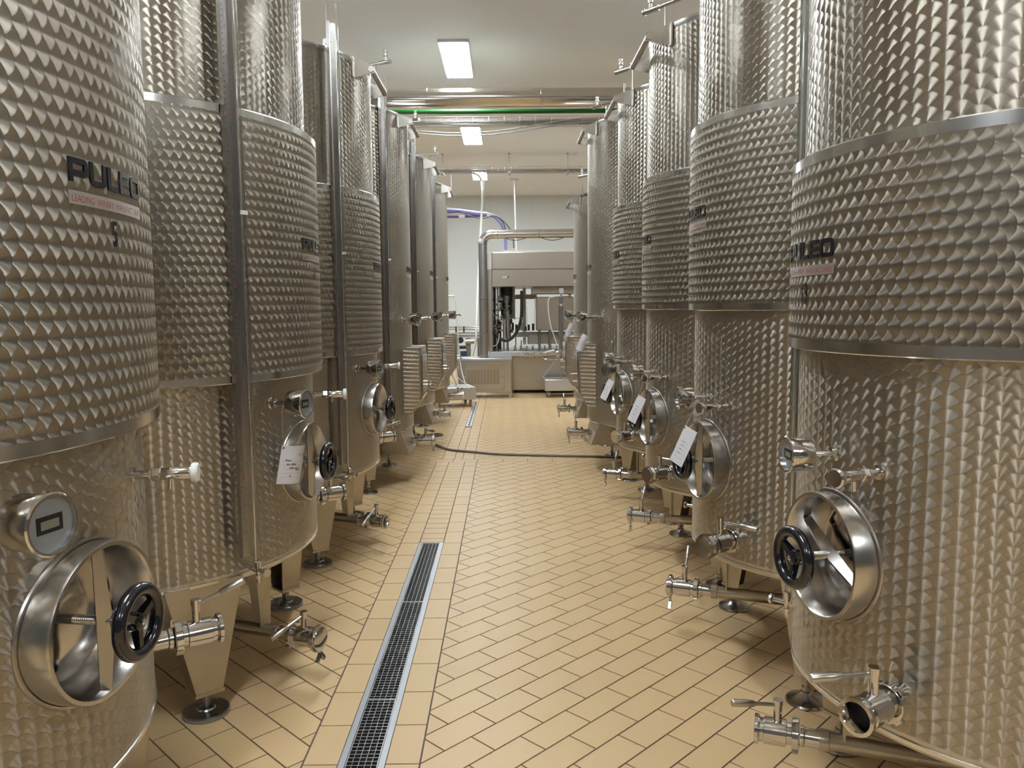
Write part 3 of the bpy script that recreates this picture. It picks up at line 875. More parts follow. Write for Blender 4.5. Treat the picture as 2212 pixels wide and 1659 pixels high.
def tank(label, loc, rot, R_, zb, zt, jacket, legs, kind, num, logo_z, mh_phi, th_phi, tap_phi, th_z, valve_phi, valve_z, rail_phi,
         bar=0.0, side='L', caps=('none', 'clamp'), lev1=(0, 1, 0), lev2=(0, 1, 0), foot_phi=None, dp_phi=-21, dp_r=.9, zgt=None, gauge=True):
    T = thing('wine_tank', label, 'tank', (loc[0], loc[1], 0), rot, 'stainless steel wine tanks')
    zj = .045
    mh_a = .175 if side == 'L' else .155
    hole = (mh_phi, .866, mh_a, .162) if kind == 'A' else None
    o = part_shell = cpart(('sh', R_, zb, zt, hole), 'tank_wall', lambda mb: shell(mb, R_, zb+zj, zt-.03, hole), 'scale', T, None, 60, uv_cyl(R_))
    cpart(('sb', R_, zb), 'tank_bottom', lambda mb: mb.lathe([(R_, zb+zj), (R_, zb+.035), (R_-.004, zb+.02), (R_-.016, zb+.006), (R_-.04, zb), (.05, zb-.02), (.001, zb-.02)], 96), 'satin', T)
    cpart(('sw', R_, zb), 'bottom_weld', lambda mb: mb.lathe([(R_-.003, zb+.020), (R_+.003, zb+.022), (R_+.003, zb+.032), (R_-.003, zb+.034)], 96), 'edge', T)
    cpart(('st', R_, zt), 'tank_top', lambda mb: mb.lathe([(R_, zt-.03), (R_+.004, zt-.012), (R_+.004, zt), (R_-.012, zt+.008), (.24, zt+.16), (.22, zt+.17), (.22, zt+.27), (.235, zt+.27), (.235, zt+.29), (.001, zt+.31)], 72), 'edge', T)
    jd = 0.0
    if jacket:
        z0, z1, jd = jacket; RJ = R_+jd
        jk = cpart(('jk', RJ, z0, z1), 'cooling_jacket', lambda mb: mb.lathe([(RJ, z0+.03), (RJ, z1-.03)], 120), 'scale_side', T, None, 60, uv_cyl(RJ))
        cpart(('je', RJ, z0, z1), 'jacket_edge', lambda mb: mb.lathe([(RJ, z1-.03), (RJ, z1-.004), (RJ-.003, z1-.001), (R_, z1+.004)], 120), 'edge', jk)
        cpart(('je2', RJ, z0, z1), 'jacket_edge', lambda mb: mb.lathe([(R_, z0-.004), (RJ-.003, z0+.001), (RJ, z0+.004), (RJ, z0+.03)], 120), 'edge', jk)
    # legs
    for q in legs:
        X = frame(q, R_ if kind == 'A' or side == 'L' else R_, 0)
        if side == 'L':
            l = cpart(('lgL', R_, zb), 'leg', lambda mb: leg_plate(mb, .285, .10, zb+.03, .10, .14, .09), 'leg', T, X, 20)
            F_X = Matrix.Translation((-.045, 0, 0))
            cpart('footL', 'foot', round_foot, 'foot', l, F_X); cpart('padL', 'foot_pad', round_pad, 'rubber', l, F_X)
        else:
            l = cpart(('lgR', R_, zb), 'leg', lambda mb: leg_plate(mb, .20, .075, zb+.03, .125, .11, .07), 'leg', T, X, 20)
            cpart('footR', 'foot', dome_foot, 'footr', l, Matrix.Translation((-.04, 0, 0)))
    # lettering
    RL = R_+(jd if jacket else 0)
    if logo_z:
        cpart(('logo', RL, logo_z), 'logo_lettering', lambda mb: logo(mb, RL, logo_z, .046, .285), 'letter', T, None, 0)
        sz = logo_z-.042
        def st(mb):
            n = 16; V_ = []
            for k in range(n+1):
                a = -.145+.29*k/n
                V_ += wrap([(a, 0), (a, .026)], RL, sz, .0012)
            mb.add(V_, [(2*k, 2*k+2, 2*k+3, 2*k+1) for k in range(n)])
        s_ = cpart(('strip', RL, logo_z), 'slogan_strip', st, 'strip', T)
        def stx(mb):
            vs, fs = TXT['slogan']
            mb.add(wrap(vs, RL, sz+.0055, .0018), fs)
        cpart(('slog', RL, logo_z), 'slogan_lettering', stx, 'red', s_, None, 0)
        if num:
            def nm(mb):
                vs, fs = text_mesh(num, .052, .72, .0014)
                mb.add(wrap(vs, RL, logo_z-.112, .0015), fs)
            part_mb = MB(); nm(part_mb); part('tank_number', part_mb, 'letter', T, smooth=0)
    if kind == 'A':
        manhole(T, T, R_, mh_phi, .866, bar, mh_a, .162)
        thermometer(T, frame(th_phi, R_, th_z) @ Matrix.Rotation(rad(9), 4, 'Z') if side == 'L' else frame(th_phi, R_-.006, th_z) @ Matrix.Rotation(rad(-9), 4, 'Z') @ Matrix.Scale(.84, 4)); tap(T, frame(tap_phi, R_, th_z-.018), 'white' if side == 'L' else 'polish')
        valve('rv', T, frame(valve_phi, R_, valve_z), caps[0], lev1, 'racking_valve', .94, .2)
        # bottom outlet pipe with its support and valve
        ZP = .195
        X = frame(dp_phi, 0, ZP)
        def dp(mb):
            mb.cyl((.06, 0, 0), (dp_r-.19, 0, 0), .0265, n=20)
            mb.turn((dp_r-.22, 0, 0), (1, 0, 0), [(.0265, 0), (.032, .002), (.032, .028)], 20)
            mb.tube([(.10, 0, 0), (.07, 0, .004), (.045, 0, .02), (.03, 0, .05), (.025, 0, .1), (.025, 0, zb-ZP-.005)], .0265, 16)
        o = cpart(('dp', R_, zb, dp_r), 'drain_pipe', dp, 'leg', T, X)
        xs = dp_r-.26
        def sp(mb):
            zz = zb-ZP+.01
            mb.hexa([(xs-.003, -.03, .02), (xs+.003, -.03, .02), (xs+.003, .03, .02), (xs-.003, .03, .02), (xs-.003, -.05, zz), (xs+.003, -.05, zz), (xs+.003, .05, zz), (xs-.003, .05, zz)])
            mb.hexa([(xs-.05, -.003, .024), (xs, -.003, .024), (xs, .003, .024), (xs-.05, .003, .024), (xs-.09, -.003, zz), (xs, -.003, zz), (xs, .003, zz), (xs-.09, .003, zz)])
        cpart(('dps', R_, zb, dp_r), 'pipe_support', sp, 'leg', o, None, 0)
        valve('dv', T, frame(dp_phi, dp_r-.195, ZP), caps[1], lev2, 'drain_valve', 1.0, .2)
    else:
        # rectangular hatch in a housing, hopper bottom with its valve
        thermometer(T, frame(th_phi, R_, th_z)); tap(T, frame(tap_phi, R_, th_z), 'polish', .17)
        hz0, hz1, hx, hw = .60, 1.165, R_+.10, .255
        def hs(mb):
            # rounded front corners, bottom sloping outwards
            pl = [(R_-.12, -hw), (hx-.02, -hw), (hx-.006, -hw+.006), (hx, -hw+.02), (hx, hw-.02), (hx-.006, hw-.006), (hx-.02, hw), (R_-.12, hw)]
            n = len(pl)
            top = [(x, y, hz1) for x, y in pl]; mid = [(x, y, hz0+.12) for x, y in pl]
            bot = [(min(x, R_-.02+.04*(x > R_)), y, hz0) for x, y in pl]
            V_ = bot+mid+top
            F = [tuple(range(n-1, -1, -1)), tuple(range(2*n, 3*n))]
            for k in range(2):
                for i in range(n):
                    j = (i+1) % n; F.append((k*n+i, k*n+j, (k+1)*n+j, (k+1)*n+i))
            mb.add(V_, F)
        def uvb(v_, poly): return (v_.z, v_.x) if abs(poly.normal.y) > .5 else (v_.y, v_.z)
        o = cpart(('hh', R_), 'hatch_housing', hs, 'scale_box', T, None, 30, uvb)
        def hd(mb):
            mb.bbox((hx-.004, -hw+.05, hz0+.17), (hx+.014, hw-.05, hz1-.06), .006)
        d = cpart(('hd', R_), 'hatch_door', hd, 'polish', o)
        def hb(mb):
            mb.cyl((hx+.012, -.12, hz0+.27), (hx+.06, -.12, hz0+.27), .01, n=10); mb.box((hx+.05, -.13, hz0+.20), (hx+.062, -.11, hz0+.32))
        cpart(('hb', R_), 'hatch_latch', hb, 'satin', d)
        def hb2(mb):
            mb.cyl((hx+.012, .1, hz0+.22), (hx+.05, .1, hz0+.22), .01, n=10); mb.cyl((hx+.045, .1, hz0+.22), (hx+.05, .2, hz0+.22), .007, n=8)
        cpart(('hb2', R_), 'hatch_handle', hb2, 'satin', d)
        def lip(mb):
            mb.hexa([(hx-.06, -hw+.03, hz0+.055), (hx+.005, -hw+.03, hz0+.125), (hx+.005, hw-.03, hz0+.125), (hx-.06, hw-.03, hz0+.055),
                     (hx-.06, -hw+.03, hz0+.085), (hx+.012, -hw+.03, hz0+.15), (hx+.012, hw-.03, hz0+.15), (hx-.06, hw-.03, hz0+.085)])
        cpart(('hl', R_), 'hatch_lip', lip, 'edge', o, smooth=0)
        def hop(mb):
            z1 = zb+.03; z0 = .255; xf = R_-.035
            mb.hexa([(-.1, -.24, z0), (xf+.03, -.24, z0), (xf+.03, .24, z0), (-.1, .24, z0), (-.3, -.34, z1), (xf-.04, -.34, z1), (xf-.04, .34, z1), (-.3, .34, z1)])
        h_ = cpart(('hop', R_, zb), 'hopper_bottom', hop, 'scale_box', T, None, 0, lambda v_, poly: (v_.x, v_.z) if abs(poly.normal.y) > .5 else (v_.y, v_.z))
        valve('hv', T, frame(0, R_-.015, .335), caps[1], lev2, 'outlet_valve', 1.0, .2)
        if valve_phi: valve('uv', T, frame(valve_phi, R_, valve_z), 'hex', (0, 0, 1), 'racking_valve', 1.0, .2)
    ladder_rail(T, R_, rail_phi, (zgt or zt)-.052)
    if gauge:
        gp = -37.5 if rot == 0 else -43
        level_gauge(T, R_, gp, .53 if kind == 'A' else .56, zt+.12, jd if jacket else .012)
        vent_pipe(T, R_+jd, gp, zt+.33)
    return T

TXT = {}
TXT['slogan'] = text_mesh('LEADING  WINERY  MANUFACTURER', .0135, 1.0, -.0003)
ws = [q[0] for q in TXT['slogan'][0]]; kx = .272/(max(ws)-min(ws)); mid = (max(ws)+min(ws))/2
TXT['slogan'] = ([((x-mid)*kx, y) for x, y in TXT['slogan'][0]], TXT['slogan'][1])
M['scale_box'] = scale_metal('scaled_steel_hatch', swap=False)

LL = dict(R_=.76, zb=.478, kind='A', legs=(48, -48, 132, -132), mh_phi=-7.3, th_phi=-24, tap_phi=10, th_z=1.137, valve_phi=34, valve_z=.585, rail_phi=0, side='L', dp_r=.92)
RR = dict(R_=.585, zb=.46, kind='A', legs=(60, -60, 180), mh_phi=12, th_phi=11.5, tap_phi=26, th_z=1.125, valve_phi=34, valve_z=.60, rail_phi=0, side='R', dp_r=.69)
def mk(base, **k):
    d = dict(base); d.update(k); return tank(**d)
mk(LL, label='nearest left steel wine tank, marked with the number 5', loc=(-1.62, 1.66), rot=0, zt=3.02, jacket=(1.235, 2.75, .046), num='5', logo_z=1.745, caps=('none', 'clamp'), lev1=(.9, -.3, .4))
mk(LL, label='left steel wine tank marked 6, with a written card hanging from it', loc=(-1.61, 3.33), rot=0, zt=3.02, jacket=(1.23, 2.215, .046), num='6', logo_z=1.738, caps=('none', 'clamp'), lev1=(.2, -1, .1), lev2=(-.45, -.8, -.4))
mk(LL, label='third steel wine tank of the left row, its jacket top below its handle rail', loc=(-1.60, 5.03), rot=0, zt=2.965, jacket=(1.22, 2.2, .038), num='7', logo_z=1.735, caps=('none', 'none'), lev1=(1, .3, .05), lev2=(-.2, -.6, -.5), bar=65)
mk(RR, label='nearest right steel wine tank, marked with the number 13', loc=(1.40, 2.06), rot=PI, zt=3.0, jacket=(1.38, 1.885, .032), num='13', logo_z=1.617, caps=('none', 'none'), lev1=(.8, -.5, -.05), lev2=(.75, .45, .12), bar=62)
mk(RR, label='second steel wine tank of the right row, card hanging before its black handwheel', loc=(1.398, 3.30), rot=PI, zt=3.0, jacket=(1.478, 2.232, .03), num='12', logo_z=1.855, caps=('hex', 'clamp'), lev1=(-.3, 1, -.05), lev2=(0, -1, .5))
mk(RR, label='third steel wine tank of the right row, between the second and fourth', loc=(1.412, 4.555), rot=PI, zt=2.985, jacket=(1.478, 2.218, .03), num='11', logo_z=1.85, caps=('hex', 'clamp'), lev1=(-.3, 1, -.05), lev2=(0, -1, .5))
mk(RR, label='fourth steel wine tank of the right row, last with a jacket', loc=(1.412, 5.80), rot=PI, zt=2.985, jacket=(1.478, 2.213, .03), num='10', logo_z=1.845, caps=('hex', 'clamp'), lev1=(-.3, 1, -.05), lev2=(0, -1, .5))
BB = dict(R_=.76, zb=.446, kind='B', legs=(51, -51, 129, -129), mh_phi=0, th_phi=-20, tap_phi=10, th_z=1.405, valve_phi=0, valve_z=.33, rail_phi=0, side='R', num=None, jacket=None)
mk(BB, label='fourth steel tank of the left row, first with a square hatch housing', loc=(-1.585, 6.84), rot=0, zt=3.08, logo_z=1.80, lev2=(.6, -.9, .1))
mk(BB, label='fifth steel tank of the left row, with the second square hatch', loc=(-1.554, 8.60), rot=0, zt=3.05, logo_z=1.845, lev2=(.6, -.9, .1), caps=('none', 'none'))
mk(BB, label='farthest steel tank of the left row, beside the bottling machine', loc=(-1.518, 10.40), rot=0, zt=3.06, logo_z=1.85, lev2=(.6, -.9, .1))
mk(BB, label='fifth tank of the right row, smooth walled with a square hatch housing', loc=(1.497, 7.21), rot=PI, valve_phi=46, valve_z=.97, zt=3.09, logo_z=1.83, R_=.745, th_phi=18, tap_phi=27, rail_phi=0, lev2=(0, -1, .5), caps=('none', 'clamp'))
mk(BB, label='farthest tank of the right row, shorter than its neighbours', loc=(1.518, 8.92), rot=PI, zt=2.71, logo_z=1.81, R_=.745, th_phi=18, tap_phi=27, rail_phi=0, lev2=(0, -1, .5), caps=('none', 'clamp'))

# ------------------------------------------------------------------ written cards on chains
def chain(mb, p0, p1, n):
    p0, p1 = Vector(p0), Vector(p1); d = (p1-p0)/n
    for k in range(n):
        c = p0+d*(k+.5); u = d.normalized(); a = Vector((1, 0, 0)) if k % 2 else Vector((0, 1, 0))
        a = (a-u*a.dot(u)).normalized(); l = d.length*.62; w = d.length*.22
        pts = [c+u*(l*sy)+a*(w*sx) for sx, sy in ((-1, -.6), (-1, .6), (-.5, .95), (.5, .95), (1, .6), (1, -.6), (.5, -.95), (-.5, -.95))]
        mb.tube(pts, d.length*.055, 5, True)
def card(label, top, hang, dirx, diry, w, h, bend=0.0, write=False, n=14):
    """card hanging at point `top` (its holed corner) below `hang`; dirx along its top edge, diry down its side"""
    top = Vector(top); ax = Vector(dirx).normalized(); ay = Vector(diry).normalized(); nz = ax.cross(ay).normalized()
    t = thing('tank_card', label, 'card', top, 0, 'paper cards on the tanks')
    def P(u, v_, off=0.0):
        # bent round the vertical: u across 0..w, v down 0..h
        if abs(bend) > 1e-4:
            r = w/bend; a = u/r
            return ax*(r*math.sin(a))+nz*(r*(1-math.cos(a)))+ay*v_ + (nz*math.cos(a)-ax*math.sin(a))*off
        return ax*u+ay*v_+nz*off
    mb = MB(); V_ = []
    for k in range(n+1):
        u = w*k/n; V_ += [P(u, 0, .0), P(u, h, .0), P(u, h, .0006), P(u, 0, .0006)]
    F = []
    for k in range(n):
        a = 4*k; b_ = a+4
        F += [(a, b_, b_+1, a+1), (a+2, b_+2, b_+3, a+3), (a+1, b_+1, b_+2, a+2), (a+3, b_+3, b_, a)]
    F += [(0, 1, 2, 3), (4*n+3, 4*n+2, 4*n+1, 4*n)]
    mb.add(V_, F)
    o = part('card_sheet', mb, 'paper', t)
    # printed rules, heading and handwriting on the side that faces the aisle
    side = -.0004 if write != 'back' else .0010
    pr = MB()
    for k in range(5):
        v_ = h*(.40+.105*k); m_ = 10
        q = []
        for i in range(m_+1):
            u = w*(.12+.7*i/m_); q += [P(u, v_, side), P(u, v_+.0007, side)]
        pr.add(q, [(2*i, 2*i+2, 2*i+3, 2*i+1) for i in range(m_)])
    part('printed_rules', pr, 'inkgrey', o, smooth=0)
    hw = MB()
    if write is True:
        for txt, u0, v0, hh, mat_ in (('Rosso', .18, .40, .0085, 0), ("Ann v'40hld", .24, .505, .0078, 0), ('ATM n. cert f.', .36, .60, .0065, 0), ('2022 n', .62, .645, .006, 0), ('SI', .40, .81, .008, 0)):
            vs, fs = text_mesh(txt, hh, .8, .0003, .35, 'LEFT')
            hw.add([P(w*u0+x, h*v0-y, side*1.4) for x, y in vs], fs)
        hd = MB(); vs, fs = text_mesh('GUAR', .010, 1, 0, 0, 'LEFT'); hd.add([P(w*.66+x, h*.27-y, side*1.4) for x, y in vs], fs)
        part('heading', hd, 'inkgrey', o, smooth=0)
    else:
        for k in range(4):
            v_ = h*(.385+.105*k)
            q = [P(w*(.35+.04*i), v_+((-1)**i)*.0022*random.uniform(.5, 1), side*1.4) for i in range(7)]
            q2 = [a+ay*.0016 for a in q]
            hw.add([z_ for pr_ in zip(q, q2) for z_ in pr_], [(2*i, 2*i+2, 2*i+3, 2*i+1) for i in range(6)])
    part('handwriting', hw, 'ink', o, smooth=0)
    ey = MB()
    q = (P(w*.07, h*.06)); ey.turn(q-nz*.001, nz, [(.0045, 0), (.0045, .0022)], 10)
    part('eyelet', ey, 'foot', o)
    ch = MB(); chain(ch, P(w*.07, h*.055), Vector(hang)-top, max(4, int((Vector(hang)-top).length/.011)))
    part('chain', ch, 'polish', t)
    return t
def tl(cx, cy, rot, phi, r, z):
    s_ = -1 if rot else 1
    return Vector((cx+s_*r*math.cos(rad(phi)), cy+s_*r*math.sin(rad(phi)), z))
h0 = tl(-1.61, 3.33, 0, -24, .815, 1.128)
card('curled white card with handwriting hanging on the left tank marked 6', h0+Vector((-.006, 0, -.155)), h0, (.93, .30, -.12), (-.16, -.1, -1), .115, .150, 1.15, True)
def rcard(label, cx, cy, R_, phi, zt, corner, Y, bend=.35, w=.085, h=.15):
    h0 = tl(cx, cy, 1, phi, R_+.05, zt)
    top = at(*corner, Y)
    return card(label, top, h0, (.017, -.08, -.0125), (-.056, .0, -.128), w, h, bend, False)
rcard('white card swinging in front of the handwheel of the second right tank', 1.398, 3.30, .585, 13, 1.115, (1480, 918), 3.08)
rcard('white card tilted before the handwheel of the third right tank', 1.412, 4.555, .585, 13, 1.115, (1378.7, 852), 4.33)
rcard('white card in front of the fourth right tank, beside its valve', 1.412, 5.80, .585, 13, 1.115, (1314.6, 817), 5.57)
rcard('curled card on the fifth right tank, above its square hatch', 1.497, 7.21, .745, 18, 1.395, (1258, 720), 6.9, 2.6)
rcard('curled card on the farthest right tank, in front of the machine', 1.518, 8.92, .745, 18, 1.395, (1231, 696), 8.6, 2.6)

# ------------------------------------------------------------------ hose on the floor
pp = [(840, 925), (880, 933), (897, 937), (912, 941), (925, 942.5), (940, 941.5), (953, 940), (955.5, 938.5), (950, 937.4), (938, 937.5), (924, 939.5), (917, 942), (918, 946), (926, 953), (938, 959), (952, 965), (970, 971), (995, 974), (1030, 977), (1075, 981), (1140, 983), (1210, 984.5), (1290, 986), (1345, 988), (1400, 986), (1450, 980)]
pts = []
P3 = [onz(a, b_, .012) for a, b_ in pp]
for i in range(len(P3)-1):       # smooth path through the points
    a, b_, c, d = P3[max(i-1, 0)], P3[i], P3[i+1], P3[min(i+2, len(P3)-1)]
    for k in range(6):
        t_ = k/6; pts.append(.5*((2*b_)+(c-a)*t_+(2*a-5*b_+4*c-d)*t_*t_+(3*b_-a-3*c+d)*t_**3))
for i, q in enumerate(pts): q.z = .0125 + (.022 if 66 <= i <= 72 else 0)
mb = MB(); mb.tube(pts, .0115, 8); tag(part('floor_hose', mb, 'hose'), 'thin dark hose lying across the aisle with a loop at the left', 'hose')

# ------------------------------------------------------------------ pipes and trays under the ceiling
def span(name, mat, label, cat, pl, pr, Y, r, n=20, seams=0, kind='pipe'):
    """horizontal run across the room through two picture points at depth Y"""
    a, b_ = at(*pl, Y), at(*pr, Y); d = (b_-a)/(b_.x-a.x)
    a2, b2 = a+d*(-3.6-a.x), a+d*(3.6-a.x); zz = (a.z+b_.z)/2; a2.z = b2.z = zz; a2.y = b2.y = Y
    return a2, b2
a, b_ = span('', '', '', '', (860, 212), (1340, 210), 9.1, .1)
t = thing('insulated_pipe', 'thick shiny clad pipe running across under the ceiling', 'pipe', a)
mb = MB(); mb.cyl((0, 0, 0), b_-a, .103, n=32); part('pipe_cladding', mb, 'duct', t)
for X0 in (-2.5, -.87, .42, 1.7, 2.9):
    mb = MB(); mb.turn((X0+3.6-.012, 0, 0), (1, 0, 0), [(.103, 0), (.107, .003), (.107, .02), (.103, .023)], 32); part('cladding_seam', mb, 'duct', t)
for X0 in (-2.9, 2.6): mb = MB(); mb.cyl((X0+3.6, 0, .1), (X0+3.6, 0, ZC-a.z), .006, n=8); part('hanger_rod', mb, 'tray', t)
a, b_ = span('', '', '', '', (860, 243), (1340, 238), 9.45, .03)
t = thing('green_pipe', 'bright green pipe below the shiny clad pipe', 'pipe', a)
mb = MB(); mb.cyl((0, 0, 0), b_-a, .027, n=16); part('pipe_run', mb, 'green', t)
for X0 in (-2.9, 2.6): mb = MB(); mb.cyl((X0+3.6, 0, .02), (X0+3.6, 0, ZC-a.z), .005, n=8); part('hanger_rod', mb, 'tray', t)
def tray(label, pl, pr, Y, w, h, rods, step, cables):
    a, b_ = span('', '', '', '', pl, pr, Y, .1); L_ = b_.x-a.x
    t = thing('cable_tray', label, 'cable tray', a, 0)
    mb = MB()
    for y, z in ((-w/2, 0), (w/2, 0), (-w/2, h), (w/2, h), (0, 0), (-w/4, 0), (w/4, 0), (-w/2, h/2), (w/2, h/2)): mb.cyl((0, y, z), (L_, y, z), .0035, n=6)
    part('long_wires', mb, 'tray', t)['kind'] = 'stuff'
    mb = MB(); k = 0
    while k*step < L_:
        x = k*step; mb.tube([(x, -w/2, h), (x, -w/2, 0), (x, w/2, 0), (x, w/2, h)], .003, 5); k += 1
    part('cross_wires', mb, 'tray', t)['kind'] = 'stuff'
    for c in range(cables):
        mb = MB(); y = -w/2+.02+(w-.04)*(c+.5)/cables; z0 = .012+.012*random.random()
        mb.tube([(L_*i/24, y+random.uniform(-.008, .008), z0+random.uniform(0, .01)) for i in range(25)], random.choice((.007, .009, .011)), 6)
        part('cable', mb, 'cable', t)
    for X0 in rods:
        r_ = MB(); x = X0-a.x
        r_.cyl((x, 0, -.03), (x, 0, ZC-a.z), .006, n=8); r_.box((x-.025, -w/2-.03, -.03), (x+.025, w/2+.03, -.012)); r_.cyl((x, 0, ZC-a.z-.012), (x, 0, ZC-a.z), .025, n=10)
        part('hanger_rod', r_, 'tray', t)
    return t
tray('wire cable tray full of grey cables below the green pipe', (900, 271), (1300, 265), 10.4, .30, .06, (-3.2, 3.2), .2, 9)
tray('far wire cable tray hung on thin rods before the back wall', (950, 374), (1260, 370), 15.2, .30, .075, (-1.18, .085, 1.20, 2.4), .12, 5)
# two sagging cables
for dz, nm in ((0, 'upper of the two grey cables sagging below the cable tray'), (-.028, 'lower of the two grey cables sagging below the cable tray')):
    q = [(860, 281), (905, 283), (960, 286.5), (1010, 287), (1060, 284), (1110, 278), (1160, 270), (1210, 261), (1260, 255), (1330, 254)]
    mb = MB(); mb.tube([at(850, 271, 10.4)]+[at(a, b_, 10.15)+Vector((0, 0, dz-.004*i*(dz < 0)*.6)) for i, (a, b_) in enumerate(q)]+[at(1350, 266, 10.4)], .008, 6)
    tag(part('sagging_cable', mb, 'cable'), nm, 'cable')
# ceiling outlet and its white conduit, white hose from the ceiling
mb = MB(); top = at(1111, 393, 18.2); bot = at(1116, 500, 18.2)
t = thing('ceiling_conduit', 'thin white conduit dropping from the ceiling behind the machine', 'conduit', (top.x, 18.2, ZC))
mb.cyl((0, 0, 0), (bot.x-top.x+.01, 0, 2.0-ZC), .016, n=10); part('conduit_tube', mb, 'pvc', t)
mb = MB(); mb.cyl((0, 0, -.02), (0, 0, 0), .11, n=18); part('ceiling_plate', mb, 'lampf', t)
def smooth_path(P3, m_=6):
    out = []
    for i in range(len(P3)-1):
        a, b_, c, d = P3[max(i-1, 0)], P3[i], P3[i+1], P3[min(i+2, len(P3)-1)]
        for k in range(m_):
            t_ = k/m_; out.append(.5*((2*b_)+(c-a)*t_+(2*a-5*b_+4*c-d)*t_*t_+(3*b_-a-3*c+d)*t_**3))
    return out+[P3[-1]]
q = [(1012, 366), (1016, 372), (1028, 376), (1036, 382), (1040.5, 395), (1042, 415), (1041.5, 440), (1039.5, 475), (1037, 520), (1034, 580), (1031.5, 640), (1030, 690), (1029.5, 720), (1027, 742), (1022.5, 758), (1020, 775), (1019, 800), (1018, 830)]
pth = [at(a, b_, 16.75 if i < 5 else max(14.2, 16.75-.35*(i-4))) for i, (a, b_) in enumerate(q)]; pth[0].z = ZC-.01; pth[-1].z = .03
mb = MB(); mb.tube(smooth_path(pth), .022, 8)
tag(part('hanging_hose', mb, 'pvc'), 'white hose hanging from the far ceiling lamp beside the steel duct', 'hose')

# ------------------------------------------------------------------ bottling machine and its neighbours
def ibox(mb, x0, y0, x1, y1, Y, dep, bev=.006):
    """box whose front face covers a picture rectangle at depth Y"""
    a, b_ = at(x0, (y0+y1)/2, Y), at(x1, (y0+y1)/2, Y); zt, zb_ = at((x0+x1)/2, y0, Y).z, at((x0+x1)/2, y1, Y).z
    mb.bbox((a.x, Y, zb_), (b_.x, Y+dep, zt), bev)
    return mb
YM = 13.55
T = thing('bottling_machine', 'large stainless bottling machine with a deep hood at the end of the aisle', 'machine', at(1150, 850, YM)*1.0)
T.location = (0, 0, 0)
XRM = 1420
mb = MB(); ibox(mb, 1100, 767, XRM, 842, YM+.05, 1.9); part('machine_base', mb, 'mbase', T)
mb = MB(); ibox(mb, 1099, 822, XRM, 841, YM+.03, .05, .003); part('base_skirt', mb, 'mbase', T)
for x in (1112, 1250, 1400):
    q = at(x, 840, YM+.2)
    for yy in (YM+.2, YM+1.7): mb = MB(); mb.cyl((q.x, yy, 0), (q.x, yy, q.z+.05), .03, n=12); part('machine_foot', mb, 'mdark', T)
mb = MB(); ibox(mb, 1056, 758.5, XRM, 769.5, YM-.08, 2.05, .01); part('deck', mb, 'cart', T)
mb = MB(); ibox(mb, 1051, 544, 1063, 758.5, YM-.03, 2.0, .004); part('side_panel', mb, 'hood', T)
mb = MB(); ibox(mb, 1052, 544, 1062, 582, YM-.035, .02, .003); part('corner_plate', mb, 'white', T)
mb = MB(); ibox(mb, 1062, 543.5, XRM, 581, YM-.04, 2.0, .012); part('hood_upper', mb, 'hood', T)
mb = MB(); ibox(mb, 1063, 581.2, XRM, 618, YM-.03, 2.0, .003); part('hood_lower', mb, 'hood', T)
mb = MB(); ibox(mb, 1085, 597, 1096, 600.5, YM-.037, .012, .001); part('name_plate', mb, 'white', T)
mb = MB(); ibox(mb, 1096.5, 597, 1098.5, 600.5, YM-.037, .012, .001); part('knob', mb, 'black', T)
mb = MB(); random.seed(3)
a, b_ = at(1086, 541, YM+.5), at(1200, 541, YM+.5)
for k in range(60):
    x = a.x+(b_.x-a.x)*(k+.5)/60; z = at(1140, 544, YM+.5).z
    mb.box((x-.0078, YM+.35, z-.03), (x+.0078, YM+.7, z+.012+random.uniform(0, .008)))
part('roof_film', mb, 'white', T)['kind'] = 'stuff'
# inside: back frame, posts, filling heads
for x in (1068, 1133, 1231, 1330, 1412):
    mb = MB(); a = at(x, 700, YM+1.5); mb.box((a.x-.03, YM+1.5, .78), (a.x+.03, YM+1.56, 1.9)); part('back_post', mb, 'satin', T)
mb = MB(); ibox(mb, 1112, 636, 1160, 646, YM+1.45, .05, .004); part('back_rail', mb, 'dull', T)
mb = MB(); ibox(mb, 1112, 716, XRM, 727, YM+1.3, .05, .004); part('back_rail', mb, 'dull', T)
mb = MB(); ibox(mb, 1159, 641, 1239, 714, YM+.35, .9, .01); part('cabinet_panel', mb, 'hood', T)
mb = MB(); ibox(mb, 1149, 618, 1420, 634, YM+.25, .6, .008); part('cross_beam', mb, 'dull', T)
mb = MB(); ibox(mb, 1140, 722, 1420, 742, YM+.9, .25, .008); part('inner_plate', mb, 'mbase', T)
for x in (1165.5, 1187.5):
    mb = MB(); a = at(x, 735, YM+.5); mb.cyl((a.x, YM+.5, at(x, 760, YM+.5).z), (a.x, YM+.5, at(x, 712, YM+.5).z), .026, n=14); part('column', mb, 'polish', T)
for k in range(9):
    mb = MB(); x = 1112+k*13; a = at(x, 752, YM+.25); z = at(x, 758, YM+.25).z
    mb.turn((a.x, YM+.25+.1*(k % 2), z-.01), (0, 0, 1), [(.028, 0), (.028, .03), (.012, .04), (.012, .08), (.02, .09), (.02, .1)], 10); part('bottle_guide', mb, 'polish', T)
mb = MB(); ibox(mb, 1084, 620, 1111, 688, YM+.75, .2, .01); part('dark_backdrop', mb, 'brown', T)  # added panels, a dark backdrop behind the filling rods
mb = MB(); ibox(mb, 1066, 690, 1083, 757, YM+.8, .15, .01); part('dark_backdrop', mb, 'mdark', T)
